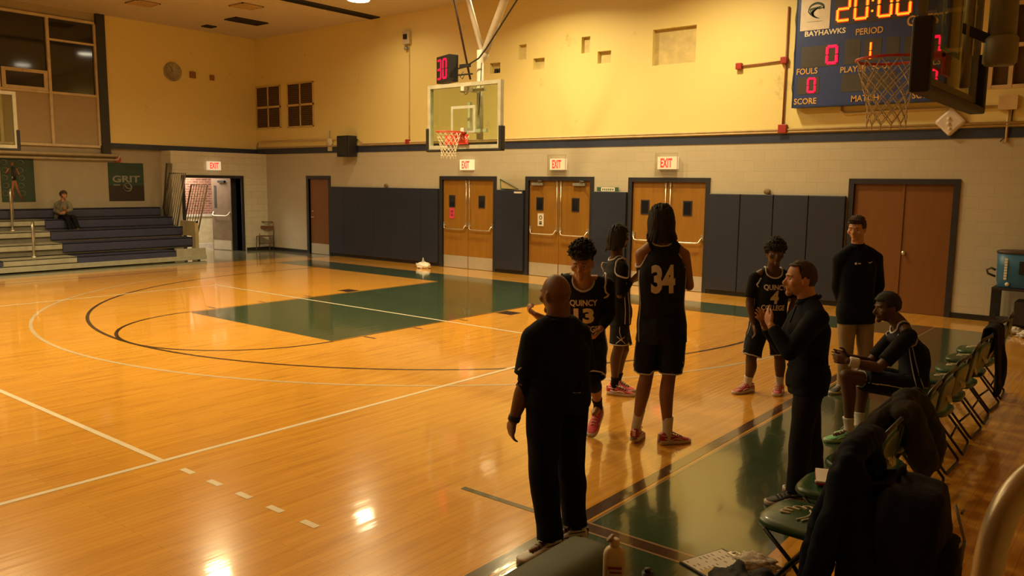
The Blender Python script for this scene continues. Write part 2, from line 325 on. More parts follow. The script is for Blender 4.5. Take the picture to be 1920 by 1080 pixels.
# window bay
def window_bay():
    fr = MB(); X = -11.95
    def bar(y0, y1, z0, z1, p=.05): fr.box((X-.02, y0, z0), (X+p, y1, z1))
    ys = [-2.44-1.17*k for k in range(0, 24)]
    for k, y in enumerate(ys[:24]):
        bar(y-.035, y+.035, 3.0, 6.12)
    for k in range(23):
        a, b = ys[k+1], ys[k]
        bar(a+.035, b-.035, 4.25, 4.31, .035)
        if k == 0: bar(a+.035, b-.035, 5.57, 5.62, .035)
    bar(-30, -2.44, 2.94, 3.0); bar(-30, -2.44, 6.12, 6.18)
    w_ = fr.build('window_1', CREAM); tag(w_, kind='structure')
    g = MB(); p = MB()
    for k in range(23):
        g.box((X-.03, ys[k+1]+.03, 4.3), (X-.02, ys[k]-.03, 6.14)); p.box((X-.03, ys[k+1]+.03, 2.98), (X-.005, ys[k]-.03, 4.26))
    g.build('pane', DKGL, w_); p.build('panel', mat('tan_window_panel', (.36, .29, .18), .5, var=.03), w_)
    for k in (1, 4, 7):                                     # hopper sashes
        a, b = ys[k+1]+.06, ys[k]-.06; h = MB()
        for (y0, y1, z0, z1) in ((a, b, 4.72, 4.80), (a, b, 4.31, 4.38), (a, a+.09, 4.38, 4.72), (b-.09, b, 4.38, 4.72)): h.box((X, y0, z0), (X+.07, y1, z1))
        h.box((X+.07, (a+b)/2-.05, 4.73), (X+.09, (a+b)/2+.05, 4.77))
        h.build('hopper_sash', CREAM, w_)
        h2 = MB(); h2.box((X+.02, a+.09, 4.38), (X+.03, b-.09, 4.72)); h2.build('sash_pane', DKGL, w_)
window_bay()
def caged_window():
    fr = MB(); y = WY+.02
    for x in (8.0, 8.28, 9.3, 10.6, 12.0): fr.box((x-.03, y-.03, 3.70), (x+.03, y+.05, 5.60))
    for z in (3.72, 4.35, 4.98, 5.58): fr.box((8.0, y-.025, z-.03), (12.0, y+.045, z+.03))
    w_ = fr.build('window_2', PIPE); tag(w_, kind='structure'); g = MB(); g.box((8.0, y+.08, 3.7), (12.0, y+.1, 5.6)); g.build('pane', mat('brown_window_mesh', (.10, .065, .03), .6, bump=.3), w_)
caged_window()
# hallway behind the open doorway
mb = MB(); mb.box((-14.6, -2.0, -.2), (-12.2, 3.6, 0)); tag(mb.build('floor_hall', floor_paint('hall_floor', (.35, .28, .18))), kind='structure')
BRK = block('speckled_hall_brick', (.25, .13, .095), .2, .075, 2.2, 'yz', .25, .6, .3, .012)
mb = MB(); mb.box((-13.6, -2, 1.0), (-13.4, 3.6, 3), 0); mb.box((-13.6, -2, 0), (-13.37, 3.6, 1.0), 1); mb.box((-13.6, -2, .98), (-13.34, 3.6, 1.05), 2); mb.box((-13.37, -2, .0), (-13.34, 3.6, .12), 2)
mb.box((-13.4, -.4, 1.05), (-13.3, -.22, 3), 1)
tag(mb.build('wall_hall', [BRK, mat('cream_wainscot', (.66, .58, .40), .5), WHITE]), kind='structure')
mb = MB(); mb.box((-13.6, -2.1, 0), (-12.32, -2, 3)); mb.box((-13.6, 2.66, 0), (-12.32, 2.8, 3)); mb.box((-13.6, -2, 2.9), (-12.3, 3.0, 3.0)); tag(mb.build('wall_hall_side', mat('cream_wainscot', (.7, .62, .44))), kind='structure')

# ============================================================ DOORS
def leaf(x0, x1, z1, m, root, hinge_left, rod=True, bar=True, win=True, y=WY+.03):
    l = MB(); l.box((x0, y, .005), (x1, y+.045, z1)); L_ = l.build('door_leaf', m, root, .003)
    if win:
        cx = x0+(x1-x0)*(.36 if hinge_left else .52)
        p = MB(); p.box((cx-.10, y-.012, 1.52), (cx+.10, y, 1.82), 0); p.box((cx-.075, y-.016, 1.545), (cx+.075, y-.010, 1.795), 1); p.build('vision_pane', [FRAME, DKGL], L_)
    k = MB(); k.box((x0+.01, y-.008, .01), (x1-.01, y, .31)); k.build('kick_plate', KICK, L_)
    if bar:
        b = MB(); a, c = x0+.05, x1-.05; z = .98
        b.tube([(a, y-.0, z+.10), (a+.01, y-.05, z+.09), (a+.05, y-.08, z+.01), (a+.12, y-.085, z), (c-.12, y-.085, z), (c-.05, y-.08, z+.01), (c-.01, y-.05, z+.09), (c, y, z+.10)], .016, 0, 10)
        b.box((a-.03, y-.03, z+.06), (a+.03, y, z+.17)); b.box((c-.03, y-.03, z+.06), (c+.03, y, z+.17)); b.build('push_bar', STEEL, L_)
    if rod:
        xr = x1-.05 if hinge_left else x0+.05; r = MB(); r.cyl((xr, y-.025, 1.1), (xr, y-.025, z1-.02), .011); r.box((xr-.02, y-.035, z1-.08), (xr+.02, y, z1-.01)); r.build('vertical_rod', STEEL, L_)
    return L_
def frame(x0, x1, z1, root, m=FRAME):
    f_ = MB(); y0, y1 = WY-.03, WY+.12
    f_.box((x0-.09, y0, 0), (x0, y1, z1+.09)); f_.box((x1, y0, 0), (x1+.09, y1, z1+.09)); f_.box((x0, y0, z1), (x1, y1, z1+.09)); f_.box((x0-.01, WY+.09, 0), (x1+.01, WY+.12, z1+.02))
    return f_.build('door_frame', m, root)
lab = ['flush brown single door in a dark frame near the far corner', 'amber double exit door with a pink sheet on its left leaf', 'amber double exit door with a white notice on its left leaf and closers on top',
       'amber double exit door directly behind the tall player with number 34', 'wide plain brown double door with one round knob beside the drinks cooler']
for i, (a, b, _, z) in enumerate(DOORS):
    d = bpy.data.objects.new('door_%d' % (i+1), None); COL.objects.link(d); tag(d, lab[i], 'door', kind='structure'); frame(a, b, z, d)
    if i == 0:
        L_ = leaf(a+.03, b, z, DOORD, d, True, False, False, False)
        k = MB(); k.cyl((a+.13, WY+.03, 1.08), (a+.13, WY-.02, 1.08), .012); k.box((a+.12, WY-.03, 1.07), (a+.24, WY-.015, 1.095)); k.cyl((a+.13, WY+.03, 1.25), (a+.13, WY+.0, 1.25), .025); k.build('door_handle', STEEL, L_)
    elif i == 4:
        m_ = (a+b)/2+.02; leaf(a, m_-.003, z, DOORD, d, True, False, False, False); L_ = leaf(m_+.003, b, z, DOORD, d, False, False, False, False)
        for ch in d.children:
            for c2 in ch.children:
                if c2.name.startswith('kick_plate'): bpy.data.objects.remove(c2)
        k = MB(); k.lathe((m_+.07, WY+.03, 1.03), [(.03, 0), (.03, -.01), (.012, -.012), (.012, -.03), (.028, -.04), (.034, -.055), (.028, -.07), (.002, -.076)], axis=(0, 1, 0)); k.build('door_knob', STEEL, L_)
        a_ = MB(); a_.box((m_-.02, WY+.012, .01), (m_+.02, WY+.03, z)); a_.build('astragal', DOORD, L_)
    else:
        m_ = (a+b)/2; L1 = leaf(a, m_-.003, z, DOORW, d, True); leaf(m_+.003, b, z, DOORW, d, False)
        if i == 1:
            s = MB(); s.box((a+.22, WY+.02, 1.24), (a+.38, WY+.028, 1.50), 0); s.box((a+.27, WY+.017, 1.3), (a+.33, WY+.021, 1.35), 1); s.box((a+.27, WY+.017, 1.39), (a+.33, WY+.021, 1.44), 1)
            s.build('paper_sign', [mat('pink_paper', (.62, .04, .12), .7), mat('sign_ink', (.2, .02, .05))], L1)
        if i == 2:
            s = MB(); s.box((a+.25, WY+.02, 1.16), (a+.42, WY+.028, 1.45), 0); s.tube([(a+.335+.035*cos(t), WY+.018, 1.36+.04*sin(t)) for t in [k*pi/8 for k in range(16)]], .007, 1, 6, closed=True); s.box((a+.30, WY+.016, 1.20), (a+.37, WY+.02, 1.235), 1); s.box((a+.30, WY+.016, 1.25), (a+.37, WY+.02, 1.27), 1)
            s.build('paper_sign', [PAPER, BLK], L1)
            for xx in (a+.25, b-.30): c_ = MB(); c_.box((xx-.16, WY-.03, 2.09), (xx+.16, WY+.03, 2.15)); c_.tube([(xx, WY-.01, 2.16), (xx+.2, WY-.12, 2.19), (xx+.02, WY-.02, 2.20)], .01); c_.build('door_closer', GREYM, d)
# open doorway to the hall on the left wall
d = bpy.data.objects.new('door_6', None); COL.objects.link(d); tag(d, 'open double doorway to the bright hall beside the bleachers', 'door', kind='structure')
f_ = MB(); y0, y1, z1, X = -.37, 1.43, 2.18, -11.44
f_.box((X-.30, y0-.09, 0), (X+.03, y0, z1+.08)); f_.box((X-.30, y1, 0), (X+.03, y1+.09, z1+.08)); f_.box((X-.30, y0, z1), (X+.03, y1, z1+.08)); f_.box((X-.30, y1-.16, 0), (X-.25, y1, z1)); f_.build('door_frame', FRAME, d)
LM = mat('bronze_door_metal', (.20, .15, .11), .35, .3)
def swing(yh, ln, ang, sign):
    c, s_ = cos(ang), sin(ang); O = V((X-.26, yh, 0)); u = V((-s_, sign*c, 0)); n = V((c, sign*s_, 0))
    l = MB(); l.obox(O+u*ln/2+V((0, 0, 1.09)), u*ln/2, n*.02, V((0, 0, 1.085))); L_ = l.build('door_leaf', LM, d)
    p = MB(); p.obox(O+u*ln*.5+n*.022+V((0, 0, .16)), u*ln*.46, n*.004, V((0, 0, .14))); p.build('kick_plate', KICK, L_)
    b = MB(); pts = [(.06, .0, 1.16), (.08, .06, 1.08), (.16, .085, 1.05), (ln-.16, .085, 1.05), (ln-.08, .06, 1.08), (ln-.06, 0, 1.16)]
    b.tube([O+u*q_[0]+n*(.02+q_[1])+V((0, 0, q_[2])) for q_ in pts], .02); b.build('push_bar', WHITE, L_)
    e = MB(); e.obox(O+u*.35+n*.05+V((0, 0, 2.08)), u*.13, n*.03, V((0, 0, .035))); e.build('door_closer', BLK, L_)
    v_ = MB(); v_.obox(O+u*(ln-.16)+n*.022+V((0, 0, 1.62)), u*.05, n*.005, V((0, 0, .34))); v_.build('vision_pane', DKGL, L_)
swing(1.27, .80, RAD(78), -1); 
# ============================================================ WALL PADS
def pad_run(x0, x1, n, lab_, logo=None):
    wd = (x1-x0)/n
    for k in range(n):
        a = x0+wd*k+.004; b = a+wd-.008
        m_ = MB(); m_.box((a, WY-.085, .09), (b, WY-.002, 1.975)); o = m_.build('wall_pad', NAVYP, None, .012)
        L_ = lab_[k]; tag(o, L_, 'wall pad', 'navy wall pads')
fr_ = ['first', 'second', 'third', 'fourth', 'fifth', 'sixth', 'seventh']
pad_run(-8.33, -4.04, 7, ['navy vinyl wall pad, %s of seven rightward from the brown corner door' % q for q in fr_])
pad_run(-2.13, -1.28, 1, ['navy vinyl wall pad between the pink-sheet door and the white-notice door'])
pad_run(.62, 1.47, 1, ['navy vinyl wall pad behind the player in black sleeves, between two amber doors'])
pad_run(3.34, 5.94, 4, ['navy vinyl wall pad, %s of four rightward from the door behind number 34' % q for q in fr_])

# ============================================================ CEILING THINGS
LE = emit('lamp_glow', (1, .88, .62), 14)
LMPL = []
for i, (x, y, p) in enumerate(LAMPS):
    e = MB(); e.lathe((x, y, CEIL), [(.30, 0), (.32, -.02), (.29, -.035), (.26, -.03)], 0, 32); 
    ds = MB(); ds.lathe((x, y, CEIL), [(.26, -.026), (.25, -.045), (.15, -.055), (.001, -.058)], 0, 32)
    nm = 'round ceiling lamp over the %s of the court, %s row from the end wall' % (('left side', 'middle', 'right side')[i//4], ('first', 'second', 'third', 'fourth')[i % 4])
    t = thing('ceiling_lamp', nm, 'ceiling lamp', (0, 0, 0), 0, 'round ceiling lamps over the court'); e.build('lamp_ring', WHITE, t); ds.build('diffuser', LE, t)
def vent(x0, x1, y0, y1, label, m=BLK, slats=3, cat='ceiling vent', nm='ceiling_vent'):
    t = thing(nm, label, cat); f2 = MB()
    for a, b, c, d_ in ((x0, x1, y0, y0+.03), (x0, x1, y1-.03, y1), (x0, x0+.03, y0, y1), (x1-.03, x1, y0, y1)): f2.box((a, c, CEIL-.03), (b, d_, CEIL))
    f2.build('vent_frame', m, t); s2 = MB(); s2.box((x0, y0, CEIL-.012), (x1, y1, CEIL-.001))
    for k in range(slats): xx = x0+(x1-x0)*(k+.5)/slats; s2.box((xx-.008, y0, CEIL-.03), (xx+.008, y1, CEIL-.01))
    s2.build('vent_slats', m, t)
VD = mat('dark_vent_metal', (.02, .017, .02), .6)
vent(-6.46, -6.10, -5.5, 2.25, 'long dark slot vent running along the ceiling beside the lamp', VD, 3)
vent(-9.75, -9.2, .0, 1.0, 'dark rectangular ceiling vent nearer the corner, left of the long slot', VD, 3)
vent(-11.15, -10.85, .15, .45, 'small dark square ceiling vent in the far corner', VD, 2)
vent(-8.1, -7.5, -.9, -.3, 'cream louvred ceiling diffuser left of the long slot', mat('cream_diffuser', (.5, .36, .2), .6), 5)
vent(-9.9, -9.3, -2.6, -2.0, 'cream louvred ceiling diffuser near the window bay', mat('cream_diffuser', (.5, .36, .2), .6), 5)

# ============================================================ END WALL FITTINGS
def exit_sign(x0, x1, z0, z1, label, cage=True):
    t = thing('exit_sign', label, 'exit sign', (0, 0, 0), 0, 'lit exit signs'); y = WY
    b = MB(); b.box((x0, y-.09, z0), (x1, y-.01, z1)); b.build('sign_box', emit('sign_cream', (.9, .72, .45), .55), t)
    l = MB(); text_mb(l, 'EXIT', (x0+.07, y-.091, z0+.04), (1, 0, 0), (0, 0, 1), .17, 0, .03, .003, (x1-x0)-.17); l.build('exit_letters', emit('exit_red', (1, .04, .03), 1.3), t)
    if cage:
        c_ = MB(); cx = (x0+x1)/2
        for a in (-.25, .25): c_.box((cx+a-.004, y-.12, 2.31), (cx+a+.004, y-.112, 2.77))
        for z in (2.31, 2.77): c_.box((cx-.25, y-.12, z-.004), (cx+.25, y-.112, z+.004))
        c_.build('guard_frame', mat('clear_guard_edge', (.34, .27, .16), .4), t)
        g_ = MB(); g_.box((cx-.245, y-.118, 2.315), (cx+.245, y-.112, 2.765)); g_.build('clear_cover', MATS['cover_glass'], t)
glass('cover_glass', (.93, .93, .9), .05)
glass('board_glass', (.86, .92, .84), .06)
exit_sign(-3.27, -2.85, 2.44, 2.69, 'red exit sign over the door with the pink sheet', False)
exit_sign(-.53, -.12, 2.44, 2.69, 'red exit sign over the door with the white notice')
exit_sign(2.19, 2.62, 2.45, 2.70, 'red exit sign over the door behind number 34')
# exit sign on the left wall
t = thing('exit_sign', 'red exit sign above the open hall doorway', 'exit sign', (0, 0, 0), 0, 'lit exit signs')
b = MB(); b.box((-11.43, .33, 2.41), (-11.35, .74, 2.66)); b.build('sign_box', MATS['sign_cream'], t)
l = MB(); text_mb(l, 'EXIT', (-11.349, .39, 2.46), (0, 1, 0), (0, 0, 1), .16, 0, .03, .003, .28); l.build('exit_letters', MATS['exit_red'], t)
def grille(x0, x1, z0, z1, label):
    t = thing('wall_grille', label, 'wall vent', (0, 0, 0), 0, 'brown wall grilles'); f2 = MB(); y = WY; xm, zm = (x0+x1)/2, (z0+z1)/2
    for a, b, c, d_ in ((x0, x1, z0, z0+.03), (x0, x1, z1-.03, z1), (x0, x0+.03, z0, z1), (x1-.03, x1, z0, z1), (xm-.02, xm+.02, z0, z1), (x0, x1, zm-.03, zm+.03)): f2.box((a, y-.03, c), (b, y, d_))
    f2.build('grille_frame', MATS['yellow_frame'] if 'yellow_frame' in MATS else mat('yellow_frame', (.62, .47, .22), .5), t)
    s2 = MB(); s2.box((x0, y-.006, z0), (x1, y, z1), 1)
    n_ = 22
    for k in range(n_): zz = z0+(z1-z0)*(k+.5)/n_; s2.box((x0+.03, y-.022, zz-.012), (x1-.03, y-.006, zz+.004), 0)
    s2.build('louvres', [mat('brown_louvre', (.14, .085, .03), .6), mat('brown_shadow', (.07, .04, .02), .8)], t)
grille(-11.86, -10.63, 3.71, 4.97, 'brown square louvred wall grille nearest the room corner')
grille(-10.28, -9.05, 3.70, 4.97, 'brown square louvred wall grille, the one further from the corner')
# speaker, strobes, camera, conduit, fire alarm boxes
t = thing('wall_speaker', 'black loudspeaker box hung on the navy band left of the backboard', 'speaker'); b = MB(); b.box((-7.62, WY-.36, 2.80), (-7.12, WY-.05, 3.37)); b.build('speaker_cabinet', BLK, t, .02)
b = MB(); b.box((-7.58, WY-.375, 2.84), (-7.16, WY-.36, 3.33)); b.build('speaker_grille', mat('speaker_cloth', (.02, .018, .016), .9, bump=.4, bscale=200), t); b = MB(); b.box((-7.42, WY-.06, 3.0), (-7.32, WY, 3.2)); b.build('wall_bracket', GREYM, t)
t = thing('wall_horn', 'small cream horn fixture with a short rod left of the wall speaker', 'alarm'); b = MB(); b.lathe((-8.30, WY, 3.22), [(.05, 0), (.12, -.02), (.12, -.08), (.07, -.12), (.001, -.13)], axis=(0, 1, 0)); b.build('dome', CREAM, t); b = MB(); b.cyl((-8.30, WY-.05, 3.3), (-8.30, WY-.05, 3.55), .01); b.build('rod', GREYM, t); b = MB(); b.box((-8.38, WY-.06, 2.98), (-8.24, WY, 3.10)); b.build('junction_box', CREAM, t)
t = thing('wall_camera', 'small white wall sensor box high up left of the shot clock', 'sensor'); b = MB(); b.box((-5.27, WY-.10, 5.62), (-5.02, WY, 5.94), 0); b.build('housing', CREAM, t, .01); b = MB(); b.box((-5.2, WY-.14, 5.74), (-5.09, WY-.1, 5.86)); b.build('lens', BLK, t); b = MB(); b.lathe((-5.17, WY-.06, 5.5), [(.05, -.02), (.06, .03), (.03, .07)]); b.build('dome', GREYM, t)
mb = MB(); mb.tube([(-5.10, WY-.015, 5.6), (-5.11, WY-.015, 3.25)], .014); tag(mb.build('wall_conduit', PIPE), 'thin vertical conduit dropping from the wall sensor to a red alarm box', 'conduit')
mb = MB(); mb.tube([(-11.88, WY-.03, 3.13), (-11.80, WY-.03, 3.30), (-7.1, WY-.03, 3.30), (-6.9, WY-.03, 3.16), (13, WY-.03, 3.16)], .022, 0, 8); mb.tube([(-11.88, WY-.03, 3.12), (13, WY-.03, 3.115)], .018, 0, 8)
tag(mb.build('wall_pipe', PIPE), 'long tan pipes running along the top of the navy band', 'pipe')
def redbox(x, z, label, s_=.058, y=WY):
    o = MB(); o.box((x-s_, y-.09, z-s_), (x+s_, y, z+s_)); o = o.build('alarm_box', REDM, None, .01); tag(o, label, 'alarm box', 'red alarm boxes')
redbox(-5.14, 3.17, 'small red alarm box on the navy band left of the backboard'); redbox(3.83, 4.37, 'red alarm box at the left end of the short horizontal conduit'); redbox(4.69, 4.41, 'red alarm box at the left edge of the scoreboard', .06); redbox(4.73, 3.18, 'red alarm box on the pipes below the scoreboard corner', .078)
mb = MB(); mb.tube([(3.83, WY-.03, 4.37), (4.69, WY-.03, 4.40)], .014); mb.tube([(4.72, WY-.03, 3.2), (4.72, WY-.03, 5.35)], .018); tag(mb.build('wall_conduit', mat('rust_conduit', (.30, .12, .07), .5)), 'dark red conduit linking the alarm boxes beside the scoreboard', 'conduit')
mb = MB(); mb.tube([(5.75, WY-.03, 3.53), (5.75, WY-.03, 3.45), (5.82, WY-.03, 3.40), (6.6, WY-.03, 3.42), (8.25, WY-.03, 3.42)], .02); tag(mb.build('wall_conduit', PIPE), 'tan conduit leaving the underside of the scoreboard', 'conduit')
mb = MB(); mb.box((8.16, WY-.08, 3.36), (8.42, WY, 3.58), 0); mb.tube([(8.30, WY-.03, 3.36), (8.30, WY-.03, 2.85)], .016); mb.tube([(8.36, WY-.02, 3.36), (8.34, WY-.02, 3.0), (8.22, WY-.02, 2.87)], .008, 1)
tag(mb.build('junction_box', [PIPE, BLK]), 'tan junction box with hanging cable right of the side basket', 'junction box')
t = thing('alarm_strobe', 'white diamond shaped alarm strobe on the band right of the scoreboard', 'alarm'); b = MB(); c = V((7.50, WY-.05, 3.20))
b.obox(c, (.12, 0, .12), (0, .05, 0), (-.12, 0, .12)); b.build('strobe_plate', mat('strobe_white', (.7, .62, .55), .4), t, .04); b = MB(); b.sphere(c+V((-.02, -.05, .05)), .03); b.sphere(c+V((-.02, -.05, -.03)), .03); b.sphere(c+V((0, -.05, -.11)), .025); b.build('strobe_lens', mat('strobe_lens_clear', (.8, .75, .68), .08, coat=1), t)
# small signs standing on the pads
t = thing('pennant', 'small green and cream pennant standing on the pad between the first two double doors', 'pennant'); b = MB(); b.add([(-2.0, WY-.05, 2.22), (-1.97, WY-.05, 1.99), (-1.42, WY-.05, 1.985), (-2.0, WY-.035, 2.22), (-1.97, WY-.035, 1.99), (-1.42, WY-.035, 1.985)], [(0, 1, 2), (5, 4, 3), (0, 3, 4, 1), (1, 4, 5, 2), (2, 5, 3, 0)]); b.build('pennant_cloth', mat('pennant_cream', (.45, .37, .18), .7), t); b = MB(); b.tube([(-2.0, WY-.055, 2.22), (-1.97, WY-.055, 2.0), (-1.45, WY-.055, 1.995), (-2.0, WY-.055, 2.22)], .012, 0, 6); b.build('pennant_edge', mat('pennant_green', (.03, .09, .05), .7), t)
t = thing('pad_sign', 'small white sign with dark ends on the pad between middle doors', 'sign'); b = MB(); b.box((.73, WY-.07, 1.98), (1.26, WY-.05, 2.07), 1); b.box((.84, WY-.075, 1.985), (1.18, WY-.068, 2.065), 0); [b.box((.87+.05*k, WY-.0765, 2.0), (.90+.05*k, WY-.075, 2.045), 1) for k in range(6)]; b.build('sign_panel', [PAPER, mat('pennant_green', (.03, .09, .05), .7)], t)
for x, lb in ((-5.98, 'small gold ornament on top of the long navy pads'), (4.50, 'small gold ornament on top of the pads behind number 4')):
    t = MB(); t.sphere((x, WY-.05, 2.03), .06, 0, 12, 8, (1.2, .5, .9)); t.cyl((x, WY-.05, 1.96), (x, WY-.05, 2.02), .02); tag(t.build('pad_ornament', mat('dull_gold', (.16, .11, .04), .6)), lb, 'ornament')
for x0, x1, z, lb in ((-2.12, -1.9, 0, ''),):
    pass
t = MB(); t.box((-1.55, WY-.093, 1.90), (-1.32, WY-.087, 1.94)); tag(t.build('wall_sticker', PAPER), 'small white sticker at the top of the pad left of the white-notice door', 'sticker')

# ============================================================ SCOREBOARD
def scoreboard():
    t = thing('scoreboard', 'blue electronic scoreboard reading 20:00 on the yellow end wall', 'scoreboard'); x0, x1, z0, z1, y = 4.93, 7.40, 3.53, 5.72, WY-.20
    b = MB(); b.box((x0, y, z0), (x1, WY-.03, z1)); b.build('scoreboard_case', mat('scoreboard_blue', (.028, .052, .19), .4, var=.05), t, .01)
    f2 = MB(); f2.box((x0, y-.006, z0), (x0+.02, y, z1)); f2.box((x0, y-.006, z0), (x1, y, z0+.02)); f2.build('case_edge', mat('edge_navy', (.02, .04, .12), .3), t)
    p = MB()
    for a, b_, c, d_ in ((5.06, 5.70, 4.22, 4.58), (5.02, 5.40, 3.76, 4.06), (5.80, 6.06, 4.22, 4.64), (6.12, 6.40, 4.24, 4.62), (6.48, 6.68, 4.24, 4.62), (6.76, 7.32, 4.22, 4.60), (5.78, 6.66, 3.76, 4.06), (6.98, 7.32, 3.76, 4.06)): p.box((a, y-.004, c), (b_, y, d_))
    p.box((5.60, y-.004, 4.90), (6.86, y, 5.42)); p.build('display_window', mat('display_grey', (.055, .05, .045), .5), t)
    lg = MB(); lg.box((5.01, y-.008, 4.86), (5.52, y, 5.40)); L_ = lg.build('logo_panel', mat('logo_white', (.72, .66, .58), .5), t)
    h = MB()                                             # swept feather head
    c = V((5.27, y-.010, 5.17))
    def feather(pts, wd):
        P_ = [c+V((x_, 0, z_)) for x_, z_ in cat_interp([(a, 0, b) for a, b in pts], 4) and [(q[0], q[2]) for q in cat_interp([(a, 0, b) for a, b in pts], 4)]]; L1, L2 = [], []
        for i_, p_ in enumerate(P_):
            t_ = (P_[min(i_+1, len(P_)-1)]-P_[max(i_-1, 0)]).normalized(); n_ = V((-t_.z, 0, t_.x)); w_ = wd*(sin(pi*min(.97, .12+.85*i_/(len(P_)-1)))**.7); L1.append(p_+n_*w_); L2.append(p_-n_*w_)
        h.add(L1+L2, [(i_, i_+1, len(L1)+i_+1, len(L1)+i_) for i_ in range(len(L1)-1)])
    feather([(.14, .03), (.12, .10), (.02, .14), (-.08, .11), (-.13, .04)], .020)
    for k in range(6):
        x_ = .10-.035*k; feather([(x_, .085-.004*k), (x_-.05, .06-.01*k), (-.06-.008*k+.016*k, .0-.018*k), (-.085+.032*k, -.06-.012*k)], .011)
    feather([(.04, .04), (.09, .05), (.15, .06)], .012)
    h.box(c+V((-.14, .0, -.17)), c+V((.12, .002, -.165)))
    h.build('hawk_emblem', mat('emblem_green', (.035, .075, .06), .6), L_)
    gx = MB(); g = (1, 0, 0); u = (0, 0, 1)
    text_mb(gx, 'BAYHAWKS', (5.10, y-.004, 4.76), g, u, .085, 0, .024, .003, .70); gx.build('bayhawks_lettering', mat('letter_cream', (.85, .78, .62), .6), t)
    for s_, x, z, h_, w_ in (('PERIOD', 5.97, 4.70, .10, .44), ('GUEST', 6.77, 4.76, .16, .60), ('FOULS', 4.99, 4.11, .10, .37), ('SCORE', 4.97, 3.59, .10, .40), ('PLAYER', 5.75, 4.09, .095, .43), ('FOUL', 6.27, 4.11, .095, .31), ('MATCH', 5.96, 3.59, .10, .45), ('FOULS', 6.95, 4.11, .10, .37), ('SCORE', 6.93, 3.59, .10, .40)):
        gx = MB(); text_mb(gx, s_, (x, y-.004, z), g, u, h_, 0, .022, .003, w_); gx.build('scoreboard_lettering', mat('letter_gold', (.60, .36, .10), .6), t)
    am = MB()
    AMB = emit('amber_led', (1, .26, .012), 1.9); RED = emit('red_led', (1, .003, .05), 1.5); GLOW = emit('led_halo_red', (1, .03, .005), .75)  # GLOW paints a red light halo: a wider layer behind the amber digits
    def digit(ch, x, z, w_, h_, t_, m_, nm):
        dg = MB(); seven(dg, ch, (x, y-.010, z), g, u, w_, h_, t_*.75); e_ = .014; seven(dg, ch, (x-e_, y-.004, z-e_), g, u, w_+2*e_, h_+2*e_, t_*1.25, 1); dg.build(nm, [m_, GLOW if m_ is AMB else RED], t)
    for ch, x in (('2', 5.63), ('0', 5.92), ('0', 6.30), ('0', 6.59)): digit(ch, x, 4.95, .23, .42, .2, AMB, 'time_digit')
    for z in (5.07, 5.24): am.obox((6.215, y-.009, z), (.016, 0, 0), (0, .002, 0), (0, 0, .016))
    digit('1', 6.08, 4.27, .16, .30, .2, AMB, 'period_digit')
    am.build('time_colon', AMB, t)
    for x, z, w_, h_ in ((5.50, 4.26, .18, .30), (5.20, 3.79, .13, .24), (7.12, 4.26, .18, .30), (7.15, 3.79, .13, .24)): digit('0', x, z, w_, h_, .18, RED, 'score_digit')
    cb = MB(); cb.tube([(x0-.02, WY-.1, 5.4), (x0-.05, WY-.1, 5.1), (x0-.015, WY-.1, 4.8), (x0-.04, WY-.1, 4.5), (x0-.03, WY-.1, 4.2), (x0-.05, WY-.1, 3.9), (x0, WY-.1, 3.6)], .008, 0, 6); cb.build('cable', BLK, t)
scoreboard()
# ============================================================ CLOCK, SMALL BOXES (left wall)
t = thing('wall_clock', 'round grey wall clock on the yellow left wall', 'clock'); b = MB(); b.lathe((-11.9, -.35, 5.14), [(.25, 0), (.26, .04), (.235, .05), (.22, .035)], 0, 40, (1, 0, 0)); b.build('clock_rim', mat('clock_rim', (.32, .28, .20), .5), t)
b = MB(); b.lathe((-11.9, -.35, 5.14), [(.225, .03), (.001, .031)], 0, 40, (1, 0, 0)); b.build('clock_face', mat('clock_face', (.42, .38, .30), .5), t)
b = MB(); b.obox((-11.862, -.38, 5.21), (.002, 0, 0), (0, .008, 0), (0, -.03, .07)); b.obox((-11.862, -.41, 5.12), (.002, 0, 0), (0, .01, 0), (0, -.06, -.02))
for k in range(12): a = k*pi/6; b.obox((-11.866, -.35+.19*sin(a), 5.14+.19*cos(a)), (.002, 0, 0), (0, .006, 0), (0, 0, .014))
b.build('clock_hands', BLK, t)
b = MB(); b.box((-11.9, .17, 5.03), (-11.85, .35, 5.21)); tag(b.build('wall_box', mat('brown_box', (.25, .12, .04), .6), None, .01), 'small brown wall box just right of the clock', 'wall box')
b = MB(); b.box((-11.9, .80, 5.03), (-11.85, .94, 5.18)); tag(b.build('wall_box', mat('brown_box', (.25, .12, .04), .6), None, .01), 'smaller brown wall box nearer the room corner', 'wall box')
mb = MB(); mb.tube([(-11.86, -30, 2.75), (-11.86, -2.05, 2.75)], .04, 0, 10); mb.tube([(-11.90, -30, 2.63), (-11.9, -2.0, 2.63)], .03, 0, 10); mb.tube([(-11.9, -2.1, 2.63), (-11.9, -1.98, 2.66), (-11.9, -1.96, 2.75)], .02)
tag(mb.build('wall_pipe', CREAM), 'pale pipes running under the window bay over the bleachers', 'pipe')
b = MB(); b.box((-11.98, -2.06, 2.58), (-11.90, -1.92, 2.70)); tag(b.build('alarm_box', REDM), 'small red alarm box above the green word poster', 'alarm box', 'red alarm boxes')
